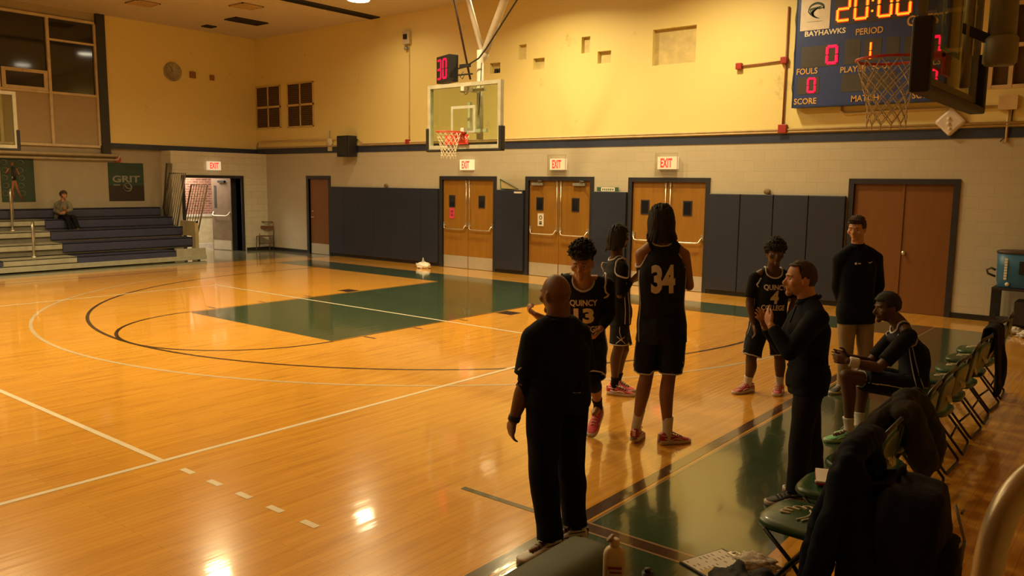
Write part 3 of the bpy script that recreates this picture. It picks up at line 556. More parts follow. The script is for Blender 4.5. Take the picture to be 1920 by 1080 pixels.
# posters
t = thing('poster', 'green and dark poster with pale lettering GRIT over the bleachers', 'poster'); X = -11.975
b = MB(); b.box((X, -2.25, 1.95), (X+.012, -1.28, 2.56), 0); b.box((X, -2.25, 1.53), (X+.012, -1.28, 1.95), 1); b.build('poster_sheet', [mat('poster_green', (.022, .05, .035), .6), mat('poster_dark', (.022, .014, .012), .6)], t)
b = MB(); text_mb(b, 'GRIT', (X+.013, -2.15, 2.04), (0, 1, 0), (0, 0, 1), .17, 0, .03, .002, .76); b.box((X+.013, -2.12, 1.95), (X+.015, -1.95, 1.975)); b.build('poster_lettering', mat('poster_ink', (.22, .22, .19), .6), t)
b = MB(); b.tube([(X+.018, -1.75+.11*cos(a), 1.90+.11*sin(a)) for a in [k*pi/12 for k in range(24)]], .02, 0, 6, closed=True, flat=.3); b.tube([(X+.018, -1.82, 1.96), (X+.018, -1.77, 1.88), (X+.018, -1.68, 1.86)], .018, 0, 6); b.build('ring_emblem', MATS['poster_ink'], t)
t = thing('poster', 'green poster with an athlete figure among ring emblems at the left edge', 'poster'); b = MB(); b.box((X, -4.86, 1.53), (X+.012, -4.10, 2.60)); b.build('poster_sheet', MATS['poster_green'], t)
b = MB()
for k in range(5):
    for yy in (-4.76, -4.42) if k % 2 else (-4.78, -4.40):
        b = MB(); zz = 2.50-.19*k; b.tube([(X+.014, yy+.065*cos(a), zz+.06*sin(a)) for a in [q*pi/8 for q in range(16)]], .014, 0, 5, closed=True, flat=.3); b.build('ring_emblem', mat('ring_grey', (.20, .20, .16), .6), t)

b = MB(); Z = lambda y, z: (X+.018, y, z)
b.tube([Z(-4.60, 2.50), Z(-4.60, 2.42)], [.045, .04], 0, 10, flat=.15); b.tube([Z(-4.60, 2.38), Z(-4.60, 2.20), Z(-4.58, 2.08)], [.09, .07, .07], 1, 10, flat=.15)
b.tube([Z(-4.68, 2.36), Z(-4.76, 2.22), Z(-4.66, 2.26)], .025, 0, 8, flat=.3); b.tube([Z(-4.52, 2.36), Z(-4.45, 2.20), Z(-4.56, 2.22)], .025, 0, 8, flat=.3)
b.tube([Z(-4.60, 2.05), Z(-4.63, 1.85), Z(-4.60, 1.62)], [.05, .035, .02], 0, 8, flat=.2); b.tube([Z(-4.57, 2.05), Z(-4.52, 1.85), Z(-4.42, 1.58)], [.05, .035, .02], 0, 8, flat=.2); b.sphere(Z(-4.57, 2.14), .045, 2, 12, 8, (.2, 1, 1))
b.build('athlete_picture', [mat('print_skin', (.35, .13, .06), .6), mat('print_black', (.03, .02, .02), .6), mat('print_white', (.6, .55, .5), .6)], t)

# ============================================================ MAIN BASKET (end wall)
def net_mb(c, top_r=.225, bot_r=.135, h=.45, n=12, rows=8, r=.0042, ax=None):
    nb = MB(); c = V(c)
    def P(i, k):
        u = k/rows; u = u**.85; rr = top_r+(bot_r-top_r)*min(1, u*1.4); a = 2*pi*(i+(.5 if k % 2 else 0))/n
        return c+V((rr*cos(a), rr*sin(a), -.01-h*u))
    for k in range(rows):
        for i in range(n):
            p = P(i, k)
            for q_ in (P(i, k+1), P(i-1 if k % 2 == 0 else i+1, k+1)):
                m_ = (p+q_)/2; nb.tube([p, m_, q_], r, 0, 5)
        if k:
            for i in range(n): nb.sphere(P(i, k), r*1.8, 0, 6, 4)
    for i in range(n): p = P(i, rows); nb.tube([p, p+V((0, 0, -.03))], r, 0, 5)
    return nb
NETM = mat('net_cord', (.74, .66, .52), .9); RIMM = mat('orange_red_rim', (.62, .05, .03), .4)
def backboard(root, c, n, side, w_=1.83, z0=2.76, z1=3.97, padm=BLK, fm=mat('pale_board_frame', (.40, .385, .30), .45), T=.045):
    """c = centre of the front face (x, y), n = outward normal, side = unit along board"""
    c, n, s_ = V((*c, 0)), V((*n, 0)), V((*side, 0)); U = V((0, 0, 1)); hw = w_/2
    f2 = MB(); q = lambda a, z, d=0: c+s_*a+U*z+n*d
    for a0, a1, b0, b1 in ((-hw, hw, z1-.07, z1), (-hw, hw, z0, z0+.07), (-hw, -hw+.07, z0+.07, z1-.07), (hw-.07, hw, z0+.07, z1-.07)): f2.obox(q((a0+a1)/2, (b0+b1)/2, -T), s_*(a1-a0)/2, U*(b1-b0)/2, n*T)
    f2.build('board_frame', fm, root)
    g = MB(); g.obox(q(0, (z0+z1)/2, -.02), s_*(hw-.05), U*((z1-z0)/2-.05), n*.006); g.build('glass_board', MATS['board_glass'], root)
    t_ = MB()
    for a0, a1, b0, b1 in ((-.305, .305, 3.50, 3.55), (-.305, .305, 3.05, 3.09), (-.305, -.255, 3.09, 3.50), (.255, .305, 3.09, 3.50)): t_.obox(q((a0+a1)/2, (b0+b1)/2, -.010), s_*(a1-a0)/2, U*(b1-b0)/2, n*.002)
    t_.build('target_square', mat('target_white', (.40, .42, .36), .5), root)
    p = MB(); pt = z0+.40
    p.obox(q(-hw, (z0-.03+pt)/2, -.04), s_*.035, U*(pt-z0+.03)/2, n*.06); p.obox(q(hw, (z0-.03+pt)/2, -.04), s_*.035, U*(pt-z0+.03)/2, n*.06); p.obox(q(0, z0-.025, -.04), s_*(hw+.03), U*.025, n*.06)
    p.build('edge_padding', padm, root, .015)
    rc = c+n*.38+U*3.05; r_ = MB(); r_.tube([rc+V((.2286*cos(a), .2286*sin(a), 0)) for a in [k*pi/20 for k in range(40)]], .010, 0, 8, closed=True)
    r_.obox(c+n*.075+U*3.05, s_*.09, U*.02, n*.08); r_.obox(c+n*.01+U*3.0, s_*.09, U*.09, n*.012)
    for k in (-1, 1): r_.tube([c+n*.02+s_*.08*k+U*2.93, rc-n*.2+s_*.10*k-U*.01], .009, 0, 6)
    R_ = r_.build('rim', RIMM, root)
    net_mb(rc).build('net', NETM, R_)
    return q
def main_basket():
    t = thing('basketball_hoop', 'ceiling-hung basketball hoop with glass board before the double doors', 'basketball hoop', (0, 0, 0))
    q = backboard(t, (0, -1.22), (0, -1), (1, 0))
    m_ = MB(); J = V((.06, -.72, 4.52)); WH = mat('mast_white_paint', (.62, .58, .50), .4)
    m_.cyl((.06, -.80, 2.95), (.06, -.80, 4.6), .065, 0, 16)
    m_.cyl(J, (-.62, -.72, CEIL), .05, 0, 16); m_.cyl(J+V((.02, 0, 0)), (1.06, -.72, CEIL), .075, 0, 16)
    m_.obox((.06, -1.0, 3.85), (.30, 0, 0), (0, .03, 0), (0, 0, .03)); m_.obox((.06, -1.0, 3.10), (.35, 0, 0), (0, .03, 0), (0, 0, .03)); m_.obox((.06, -1.05, 3.10), (.04, 0, 0), (0, .25, 0), (0, 0, .04)); m_.obox((.06, -1.05, 3.85), (.04, 0, 0), (0, .25, 0), (0, 0, .04))
    m_.obox((-.02, -1.0, 3.35), (.03, 0, 0), (0, .03, 0), (0, 0, .28))
    m_.sphere(J, .11, 0, 16, 10); m_.build('ceiling_mast', WH, t)
    b = MB(); b.tube([(-.01, -1.0, 4.05), (-.43, -1.0, 5.53), (-.68, -1.0, CEIL)], .020, 0, 8); b.build('brace_strut', mat('maroon_strut', (.035, .012, .012), .4), t)
    c_ = MB(); c_.tube([(1.98, -1.0, CEIL), (1.1, -1.0, 5.36), (.38, -1.0, 4.58), (.20, -1.0, 4.42), (-.1, -1.05, 4.28), (-.25, -1.1, 4.25)], .015, 0, 8); c_.tube([(.18, -.9, 4.35), (.2, -.95, 3.9), (.16, -.95, 3.4)], .008, 0, 6)
    c_.tube([(-.14, -1.05, 4.2), (-.18, -1.1, 4.1), (-.1, -1.12, 4.05), (-.05, -1.1, 4.15)], .008, 0, 6); c_.tube([(-.05+.05*cos(a), -1.08, 3.83+.06*sin(a)) for a in [k*pi/6 for k in range(12)]], .006, 0, 5, closed=True); c_.build('hanging_cable', BLK, t)
    s2 = MB(); s2.obox((-.10, -1.05, 4.14), (.18, 0, 0), (0, .02, 0), (0, 0, .012)); s2.obox((-.10, -1.05, 4.30), (.12, 0, 0), (0, .03, 0), (0, 0, .03)); s2.build('clock_bracket', BLK, t)
    rp = MB(); rp.box((-.40, -1.262, 2.84), (.17, -1.245, 3.02)); R2 = rp.build('sponsor_sticker', RIMM, t)
    tx = MB(); tx.tube([(x_, -1.266, z_) for x_, _, z_ in cat_interp([(-.32, 0, 2.93), (-.27, 0, 2.99), (-.24, 0, 2.91), (-.18, 0, 2.97), (-.14, 0, 2.91), (-.08, 0, 2.97), (-.04, 0, 2.91), (.02, 0, 2.98), (.06, 0, 2.92), (.11, 0, 2.98), (.14, 0, 2.93), (.20, 0, 2.99), (.14, 0, 2.86)], 5)], .009, 0, 5, flat=.4); tx.build('sticker_script', PAPER, R2)
    k = thing('shot_clock', 'red-lit shot clock reading 30 on top of the far backboard', 'shot clock')
    b = MB(); rt = V((cos(.35), -sin(.35), 0)); nn = V((-sin(.35), -cos(.35), 0)); cc = V((-.60, -1.12, 4.27))
    b.obox(cc-nn*.09, rt*.27, nn*.10, V((0, 0, .25))); b.build('clock_case', BLK, k, .01)
    rs = MB()
    for ch, off in (('3', -.22), ('0', .01)): seven(rs, ch, cc+rt*off+V((0, 0, -.19))+nn*.012, rt, (0, 0, 1), .17, .38, .22)
    rs.build('red_digits', emit('clock_red', (1, .0, .04), 1.6), k)
main_basket()
def side_basket():
    t = thing('basketball_hoop', 'side court basketball hoop seen nearly edge-on in front of the scoreboard', 'basketball hoop')
    q = backboard(t, (9.12, -6.2), (-1, 0), (0, -1), padm=BLK, fm=mat('dark_board_frame', (.16, .145, .11), .45, .2), T=.02)
    m_ = MB(); DM = mat('grey_painted_steel', (.23, .215, .18), .45, .2)
    m_.cyl((9.43, -6.17, 2.98), (9.43, -6.17, CEIL), .085, 0, 20); m_.lathe((9.43, -6.17, 2.96), [(.09, 0), (.105, .02), (.105, .17), (.09, .19)], 0, 20); m_.build('hanging_mast', DM, t)
    m_ = MB(); m_.cyl((9.235, -6.2, 2.82), (9.235, -6.2, 3.95), .032); m_.build('back_upright', DM, t)
    a = MB(); a.obox((9.31, -6.19, 3.16), (.11, 0, -.06), (0, .04, 0), (0, 0, .035)); a.build('mounting_arm', BLK, t)
side_basket()
def left_basket():
    t = thing('basketball_hoop', 'side court basketball hoop cut off by the left edge', 'basketball hoop')
    backboard(t, (-9.25, -6.32), (1, 0), (0, 1)); m_ = MB(); m_.cyl((-9.6, -6.32, 3.3), (-9.6, -6.32, CEIL), .07); m_.obox((-9.45, -6.32, 3.5), (.16, 0, 0), (0, .04, 0), (0, 0, .04)); m_.build('hanging_mast', WHITE, t)
left_basket()

# ============================================================ BLEACHERS
def bleachers():
    t = thing('bleachers', 'blue and beige stepped bleachers along the left wall', 'bleachers', (0, 0, 0)); BL = mat('navy_bleacher_plastic', (.034, .037, .085), .5); BG = mat('beige_bleacher_wood', (.31, .295, .225), .55)
    rows = [(-9.6, .30, -1.72), (-10.1, .59, -.90), (-10.6, .86, -.94), (-11.1, 1.11, -.97), (-11.55, 1.36, -1.05)]
    AI = (-5.75, [-4.17, -4.28, -4.34, -4.25, None])
    for k, (x, z, yr) in enumerate(rows):
        xb = -11.97 if k == 4 else rows[k+1][0]-.06
        def plank(y0, y1, nm, m):
            p = MB(); p.box((xb, y0, z-.04), (x+.02, y1, z)); p.box((x-.03, y0, z-(.22 if m is BL else .14)), (x+.02, y1, z)); return p.build(nm, m, t, .012)
        if AI[1][k] is None: plank(-14, yr, 'bench_row', BL)
        else:
            plank(AI[1][k], yr, 'bench_row', BL); plank(-14, AI[0]-.02, 'bench_row', BL); plank(AI[0], AI[1][k]-.01, 'aisle_step', BG)
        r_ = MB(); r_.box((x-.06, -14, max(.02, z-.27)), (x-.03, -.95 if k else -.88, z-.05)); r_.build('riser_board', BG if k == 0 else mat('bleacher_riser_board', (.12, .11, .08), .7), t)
    b = MB(); b.box((-9.64, -1.70, .10), (-9.58, -.88, .33)); b.box((-9.62, -14, .03), (-9.5, -.9, .14)); b.build('base_skirt', BG, t, .005)
    e = MB(); e.box((-10.7, -.90, .62), (-9.95, -.86, .68)); e.box((-10.7, -.95, .62), (-10.0, -.90, 1.0)); e.box((-10.14, -.96, .02), (-9.94, -.86, 1.02)); e.box((-10.7, -.93, .98), (-9.94, -.86, 1.02)); e.build('end_panel', mat('tan_end_panel', (.36, .29, .16), .6), t)
    w2 = MB(); w2.cyl((-9.60, -1.05, .05), (-9.60, -1.10, .05), .05); w2.box((-9.57, -1.45, .05), (-9.56, -1.2, .09)); w2.build('wheel', BLK, t)
    for y, x, z, h in ((-5.02, -9.85, .30, .72), (-5.02, -11.0, .86, .90)):
        rl = MB(); rl.tube([(x, y, z), (x, y, z+h), (x-.03, y+.02, z+h+.08), (x-.10, y+.06, z+h+.10), (x-.35, y+.16, z+h-.12), (x-.42, y+.18, z+h-.3), (x-.42, y+.18, z+.27)], .025, 0, 10); rl.lathe((x, y, z), [(.06, 0), (.06, .03), (.03, .05)]); rl.build('aisle_rail', STEEL, t)
bleachers()
def guard_rail(y, x0b, x1b, zb, x0t, x1t, zt, n, label, zb2=None):
    t = thing('guard_rail', label, 'guard rail', (0, 0, 0), 0, 'leaning guard rails'); P = lambda u, s_: V((x0b+(x1b-x0b)*u, y, zb+((zb2 or zb)-zb)*u)) if s_ else V((x0t+(x1t-x0t)*u, y, zt))
    fr2 = MB(); fr2.tube([P(0, 1), P(0, 0), P(1, 0), P(1, 1), P(0, 1)], .022, 0, 8); fr2.build('rail_frame', mat('rail_bronze', (.22, .19, .14), .45, .3), t)
    br = MB()
    for k in range(1, n): br.cyl(P(k/n, 1), P(k/n, 0), .011, 0, 8)
    br.build('rail_bars', MATS['rail_bronze'], t)
guard_rail(-.80, -11.88, -11.62, 1.15, -11.58, -11.30, 2.57, 3, 'tallest narrow bar rail leaning at the top end of the bleachers')
guard_rail(-.90, -11.78, -10.98, 1.12, -11.26, -10.42, 2.30, 8, 'bar guard rail in the middle of the three leaning by the doorway', .80)
guard_rail(-.80, -10.85, -10.08, .70, -10.32, -9.52, 1.99, 6, 'lowest bar guard rail in front of the hall doorway')
# ============================================================ PEOPLE
def limb(mb, pts, k=5, n=18, ends='round', flat=1.0):
    """pts: (x, y, z, r); a smooth tapering closed limb"""
    S = cat_interp([tuple(p) for p in pts], k); P = [V(p[:3]) for p in S]; r = [p[3] for p in S]
    if ends == 'round' or ends == 'start':
        t = (P[0]-P[1]).normalized(); add = [(P[0]+t*r[0]*sin(a), r[0]*cos(a)) for a in (1.35, 1.0, .6, .3)]; P = [a for a, _ in add]+P; r = [max(.002, b) for _, b in add]+r
    if ends == 'round' or ends == 'end':
        t = (P[-1]-P[-2]).normalized(); q = P[-1]; rr = r[-1]
        for a in (.3, .6, 1.0, 1.35): P.append(q+t*rr*sin(a)); r.append(max(.002, rr*cos(a)))
    mb.tube(P, r, 0, n, flat=flat)
def ell_loft(mb, R, k=4, n=32, ex=2.3):
    """R: list of (centre, side, fwd, rx, ry)"""
    flat = [tuple(c)+tuple(s)+tuple(f)+(a, b) for c, s, f, a, b in R]; S = cat_interp(flat, k); out = []
    for q in S:
        c, s, f, a, b = V(q[0:3]), V(q[3:6]).normalized(), V(q[6:9]).normalized(), q[9], q[10]; ring = []
        for j in range(n):
            t = 2*pi*j/n; x, y = cos(t), sin(t); m = (abs(x)**ex+abs(y)**ex)**(-1/ex); ring.append(c+s*a*x*m+f*b*y*m)
        out.append(ring)
    mb.rings(out, 0, True, True)
def unify(mb, voxel, smooth=4, fac=.5):
    me = mb.mesh('tmp', []); o = bpy.data.objects.new('tmp', me); COL.objects.link(o)
    m = o.modifiers.new('r', 'REMESH'); m.mode = 'VOXEL'; m.voxel_size = voxel; m.use_smooth_shade = True
    if smooth: s = o.modifiers.new('s', 'SMOOTH'); s.factor = fac; s.iterations = smooth
    dg = bpy.context.evaluated_depsgraph_get(); out = bpy.data.meshes.new_from_object(o.evaluated_get(dg)); bpy.data.objects.remove(o); bpy.data.meshes.remove(me)
    return out
def link_mesh(name, me, mats, parent):
    me.materials.clear()
    for m in mats if isinstance(mats, (list, tuple)) else [mats]: me.materials.append(m)
    me.polygons.foreach_set('use_smooth', [True]*len(me.polygons)); o = bpy.data.objects.new(name, me); COL.objects.link(o); o.parent = parent; me.name = name; return o
def folds(me, amp, sc=(9, 9, 4), seed=0):
    me.update(); ns = [v.normal.copy() for v in me.vertices]
    for v, n in zip(me.vertices, ns):
        p = V((v.co.x*sc[0]+seed, v.co.y*sc[1], v.co.z*sc[2])); d = noise.noise(p)+.5*noise.noise(p*2.3)
        v.co += n*amp*(d if d > 0 else d*.8)
def push(p, bv, gap, reach=.05):
    h = bv.find_nearest(p, reach)
    if h[0] is not None and (p-h[0]).dot(h[1]) < gap: return h[0]+h[1]*gap
    return p
def fit(me, bv, gap):
    for v in me.vertices: v.co = push(v.co, bv, gap, .045)
    me.update()
def cut_mesh(me, spheres=(), planes=(), slim=()):
    """drop what lies inside spheres (c, r) or beyond planes (point, normal); returns open-edge loops"""
    bm = bmesh.new(); bm.from_mesh(me); 
    for p, n in planes:
        r = bmesh.ops.bisect_plane(bm, geom=bm.verts[:]+bm.edges[:]+bm.faces[:], plane_co=V(p), plane_no=V(n), clear_outer=True)
    for p, n, c, rad in slim:                      # plane cut only near a point
        g = [f for f in bm.faces if (f.calc_center_median()-V(c)).length < rad and (f.calc_center_median()-V(p)).dot(V(n)) > 0]; bmesh.ops.delete(bm, geom=g, context='FACES')
    if spheres:
        g = [f for f in bm.faces if any((f.calc_center_median()-V(c)).length < r for c, r in spheres)]; bmesh.ops.delete(bm, geom=g, context='FACES')
    bmesh.ops.delete(bm, geom=[v for v in bm.verts if not v.link_faces], context='VERTS')
    bm.verts.ensure_lookup_table(); adj = {}
    for e in bm.edges:
        if len(e.link_faces) == 1:
            a, b = e.verts[0].index, e.verts[1].index; adj.setdefault(a, []).append(b); adj.setdefault(b, []).append(a)
    loops = []; seen = set()
    for s in adj:
        if s in seen: continue
        lp = [s]; seen.add(s)
        while True:
            nx = [q for q in adj[lp[-1]] if q not in seen]
            if not nx: break
            lp.append(nx[0]); seen.add(nx[0])
        if len(lp) > 12: loops.append([bm.verts[i].co.copy() for i in lp])
    bm.to_mesh(me); bm.free(); me.update()
    sm = []
    for lp in loops:
        n = len(lp)
        for _ in range(6): lp = [(lp[i-1]+lp[i]*2+lp[(i+1) % n])/4 for i in range(n)]
        sm.append(lp[::2])
    return sm
def head_mesh(mb, C, fwd, up, s=1.0, jaw=1.0):
    f = V(fwd).normalized(); u = (V(up)-f*V(up).dot(f)).normalized(); r = f.cross(u); M = Matrix((r, f, u)).transposed()
    T = lambda x, y, z: V(C)+M @ (V((x, y, z))*s)
    R = []; n, m = 40, 30
    for i in range(m+1):
        a = pi*i/m; z = -cos(a); rr = max(sin(a), .002); ring = []
        for j in range(n):
            t = 2*pi*j/n; x, y = rr*cos(t), rr*sin(t)
            X, Y, Z = x*.074, y*.095, z*.115
            if z < .1: q = min(1, (.1-z)/1.1); X *= 1-.26*q*q*jaw; Y = Y*(1-.10*q) + .012*q; Y = Y if y > 0 else Y*(1-.35*q)
            if z > .1 and y < 0: Y *= 1.05
            if y > 0:                                      # eye sockets, flat brow
                for ex in (-.031, .031):
                    d = ((X-ex)/.020)**2+((Z-.002)/.013)**2; Y -= .009*math.exp(-d)
            ring.append(T(X, Y, Z))
        R.append(ring)
    mb.rings(R)
    def l(pts, fl=1.0): limb(mb, [tuple(T(*p[:3]))+(p[3]*s,) for p in pts], 3, 10, flat=fl)
    l([(0, .088, .012, .008), (0, .097, -.010, .010), (0, .109, -.028, .0135), (0, .104, -.036, .011)]); l([(-.011, .096, -.034, .008), (.011, .096, -.034, .008)])
    l([(-.045, .076, .020, .008), (-.018, .089, .022, .008), (0, .090, .019, .006), (.018, .089, .022, .008), (.045, .076, .020, .008)])
    l([(-.022, .082, -.055, .004), (0, .093, -.053, .0075), (.022, .082, -.055, .004)]); l([(-.018, .081, -.065, .004), (0, .091, -.066, .0085), (.018, .081, -.065, .004)])
    mb.sphere(T(0, .078, -.094), .022*s, 0, 14, 10); 
    for sx in (-1, 1): mb.sphere(T(sx*.046, .058, -.022), .026*s, 0, 12, 8); mb.sphere(T(sx*.074, -.006, -.008), .03*s, 0, 12, 10, (.32, .62, 1.0), M)
    return T, M
def hand_mesh(mb, wr, hd, side, curl=.5, s=1.0, thumb=None):
    """wr wrist, hd palm end point, side = direction of the thumb"""
    wr, hd = V(wr), V(hd); d = (hd-wr).normalized(); side = V(side); side = (side-d*side.dot(d)).normalized(); nrm = d.cross(side); pl = .088*s
    palm = [(wr-d*.01, .026, .021), (wr+d*.02, .031, .016), (wr+d*pl*.6, .041, .015), (wr+d*pl, .040, .012)]
    ell_loft(mb, [(c, side, nrm, a*s, b*s) for c, a, b in palm], 3, 18)
    for i, (off, L_) in enumerate(((.031, .070), (.0105, .078), (-.0105, .072), (-.031, .056))):
        b = wr+d*pl*.95+side*off*s; dirv = d+side*off*2.6; dirv.normalize(); p = b; pts = [(*(b-dirv*.02), .0088*s)]; a = .15
        for q in range(3):
            a += curl*(.45+.1*i*.3)*1.25; dd = (dirv*cos(a)+nrm*sin(a)).normalized(); pts.append((*p, .0087*s-.0005*q)); p = p+dd*L_*s*(.42, .32, .26)[q]
        pts.append((*p, .0068*s)); limb(mb, pts, 2, 8)
    tb = wr+d*.028*s+side*.026*s; td = (d*.65+side*.75+nrm*.25*(curl+.2)).normalized(); pts = [(*(tb-td*.01), .013*s), (*(tb+td*.028*s), .0115*s), (*(tb+(td*.9+d*.3).normalized()*.055*s), .0095*s), (*(tb+(td*.7+d*.7).normalized()*.078*s+nrm*.01*curl), .0075*s)]; limb(mb, pts, 2, 9)
def spot_cap(mb, T, rx, ry, rz, zc, cut, s_n, amp, seed, n=44, m=30, lump=9, back=0.0):
    """hair mass: displaced cap over the skull"""
    R = []
    for i in range(m+1):
        a = pi*i/m; z = -cos(a); rr = max(sin(a), .002); ring = []
        for j in range(n):
            t = 2*pi*j/n; x, y = rr*cos(t), rr*sin(t); p = V((x*lump*.3, y*lump*.3, z*lump*.3+seed)); d = 1+amp*(noise.noise(p*1.0)+.6*noise.noise(p*2.7)+.4*noise.noise(p*6))
            X, Y, Z = x*rx*d, y*ry*d-back, z*rz*d+zc
            lim = cut(Y, X)
            if Z < lim: Z = lim+(Z-lim)*.12; X *= .80; Y = Y*.80
            ring.append(T(X, Y, Z))
        R.append(ring)
    mb.rings(R)
def shoe(root, an, to, cols, nm='shoe', sole_m=None, side_mark=None, s=1.0):
    """sneaker from the ankle joint to the toe tip, sole on the ground"""
    an, to = V(an), V(to); g = 0.0 if an.z < .6 else to.z-.04; u = V((to.x-an.x, to.y-an.y, 0)); u = u.normalized(); sd = V((u.y, -u.x, 0)); U = V((0, 0, 1)); L_ = .285*s
    pitch = 0
    heel = V((an.x, an.y, g))-u*.075*s; lift = max(0, an.z-.105) if an.z < .6 else 0
    dz = lambda q: lift*(1-q/L_)*1.0
    prof = [(0, .028, .075, .03), (.02, .036, .098, .0), (.06, .038, .105, 0), (.10, .039, .095, 0), (.14, .042, .074, 0), (.19, .047, .056, 0), (.235, .044, .044, 0), (.27, .032, .034, 0), (.285, .015, .024, 0)]
    m_ = MB(); R = []
    for q, hw, h, z0 in cat_interp(prof, 3):
        q *= s; hw *= s; h *= s; c = heel+u*q+U*dz(q); ring = []
        for j in range(20):
            t = 2*pi*j/20; x, y = cos(t), sin(t); mm = (abs(x)**2.6+abs(y)**2.6)**(-1/2.6); ring.append(c+sd*hw*x*mm+U*(.012+(h-.012)/2+(h-.012)/2*y*mm))
        R.append(ring)
    m_.rings(R); up = m_.build(nm, cols[0], root)
    so = MB(); R = []
    for q, hw, h, z0 in cat_interp(prof, 3):
        q = q*s*1.01; hw = hw*s+.004; c = heel+u*q+U*(dz(q)+.002); th = (.028+.010*(1-q/L_))*s; R.append([c+sd*hw*x+U*z for x, z in ((-1, .0), (-1, th*.8), (-.85, th), (.85, th), (1, th*.8), (1, .0))])
    so.rings(R, 0, True); so.build('sole', cols[1], up)
    la = MB()
    for k in range(5):
        q = (.115+.022*k)*s; h = (.103-.011*k)*s; la.tube([heel+u*q+sd*x*.03*s+U*(dz(q)+h-.014*abs(x)**2*s) for x in (-.8, -.4, 0, .4, .8)], .004*s, 0, 6)
    la.tube([heel+u*.1*s+sd*.01+U*(dz(.1)+.105*s), heel+u*.1*s+sd*.045*s+U*(dz(.1)+.11*s), heel+u*.13*s+sd*.04*s+U*(dz(.1)+.09*s)], .003, 0, 5); la.build('laces', cols[2], up)
    if len(cols) > 3:
        st = MB()
        for sx in (-1, 1):
            st.tube([heel+u*q*s+sd*sx*(w_+.002)*s+U*(dz(q*s)+z*s) for q, w_, z in ((.04, .037, .055), (.09, .038, .04), (.13, .041, .05), (.17, .044, .045), (.20, .044, .03))], .009*s, 0, 6, flat=.4)
            st.tube([heel+u*q*s+sd*sx*(w_+.001)*s+U*(dz(q*s)+z*s) for q, w_, z in ((.02, .034, .08), (.06, .035, .075), (.12, .035, .07))], .007*s, 0, 6, flat=.4)
        st.obox(heel+U*(.07*s+lift)-u*.0, sd*.012*s, U*.022*s, u*.006); st.build('shoe_overlay', cols[3], up)
    return up
SKIN = {}
def skin(nm, c): SKIN[nm] = mat('skin_'+nm, c, .5, var=.05, scale=12, bump=.06, bscale=150, spec=.4); return SKIN[nm]
skin('brown', (.17, .078, .036)); skin('deep', (.085, .038, .018)); skin('pale', (.52, .27, .16)); skin('mid', (.26, .12, .06)); skin('tan', (.34, .16, .085))
HAIRB = mat('black_hair', (.010, .007, .006), .75, var=.3, scale=60, bump=.8, bscale=220); HAIRBR = mat('brown_hair', (.045, .022, .012), .7, var=.4, scale=80, bump=.7, bscale=240)
NAVY = mat('navy_knit', (.0045, .007, .015), .85, var=.15, scale=14, bump=.25, bscale=300, spec=.2); JERS = mat('navy_mesh_jersey', (.0045, .0065, .014), .75, var=.1, scale=20, bump=.3, bscale=420, spec=.25)
TRIM = mat('pale_jersey_trim', (.50, .48, .50), .7); BLKF = mat('black_fabric', (.005, .005, .006), .85, spec=.2, bump=.2, bscale=300); LETTER = mat('pale_jersey_lettering', (.66, .60, .56), .7)
WSOCK = mat('white_sock', (.60, .55, .50), .9, bump=.3, bscale=300); PINK = mat('pink_shoe_mesh', (.62, .045, .075), .6); REDSH = mat('red_shoe_leather', (.38, .025, .035), .5); WHSOLE = mat('pale_shoe_rubber', (.62, .54, .50), .6)
KHAKI = mat('khaki_cotton', (.32, .235, .14), .85, bump=.2, bscale=250); CHARP = mat('charcoal_cotton', (.014, .014, .018), .85, spec=.2, bump=.2, bscale=250); MINT = mat('mint_shoe_mesh', (.16, .50, .24), .6); BLKSH = mat('black_shoe_rubber', (.015, .015, .017), .6)
EYEW = mat('eye_white', (.36, .31, .27), .3); EYED = mat('eye_dark', (.01, .006, .004), .1)
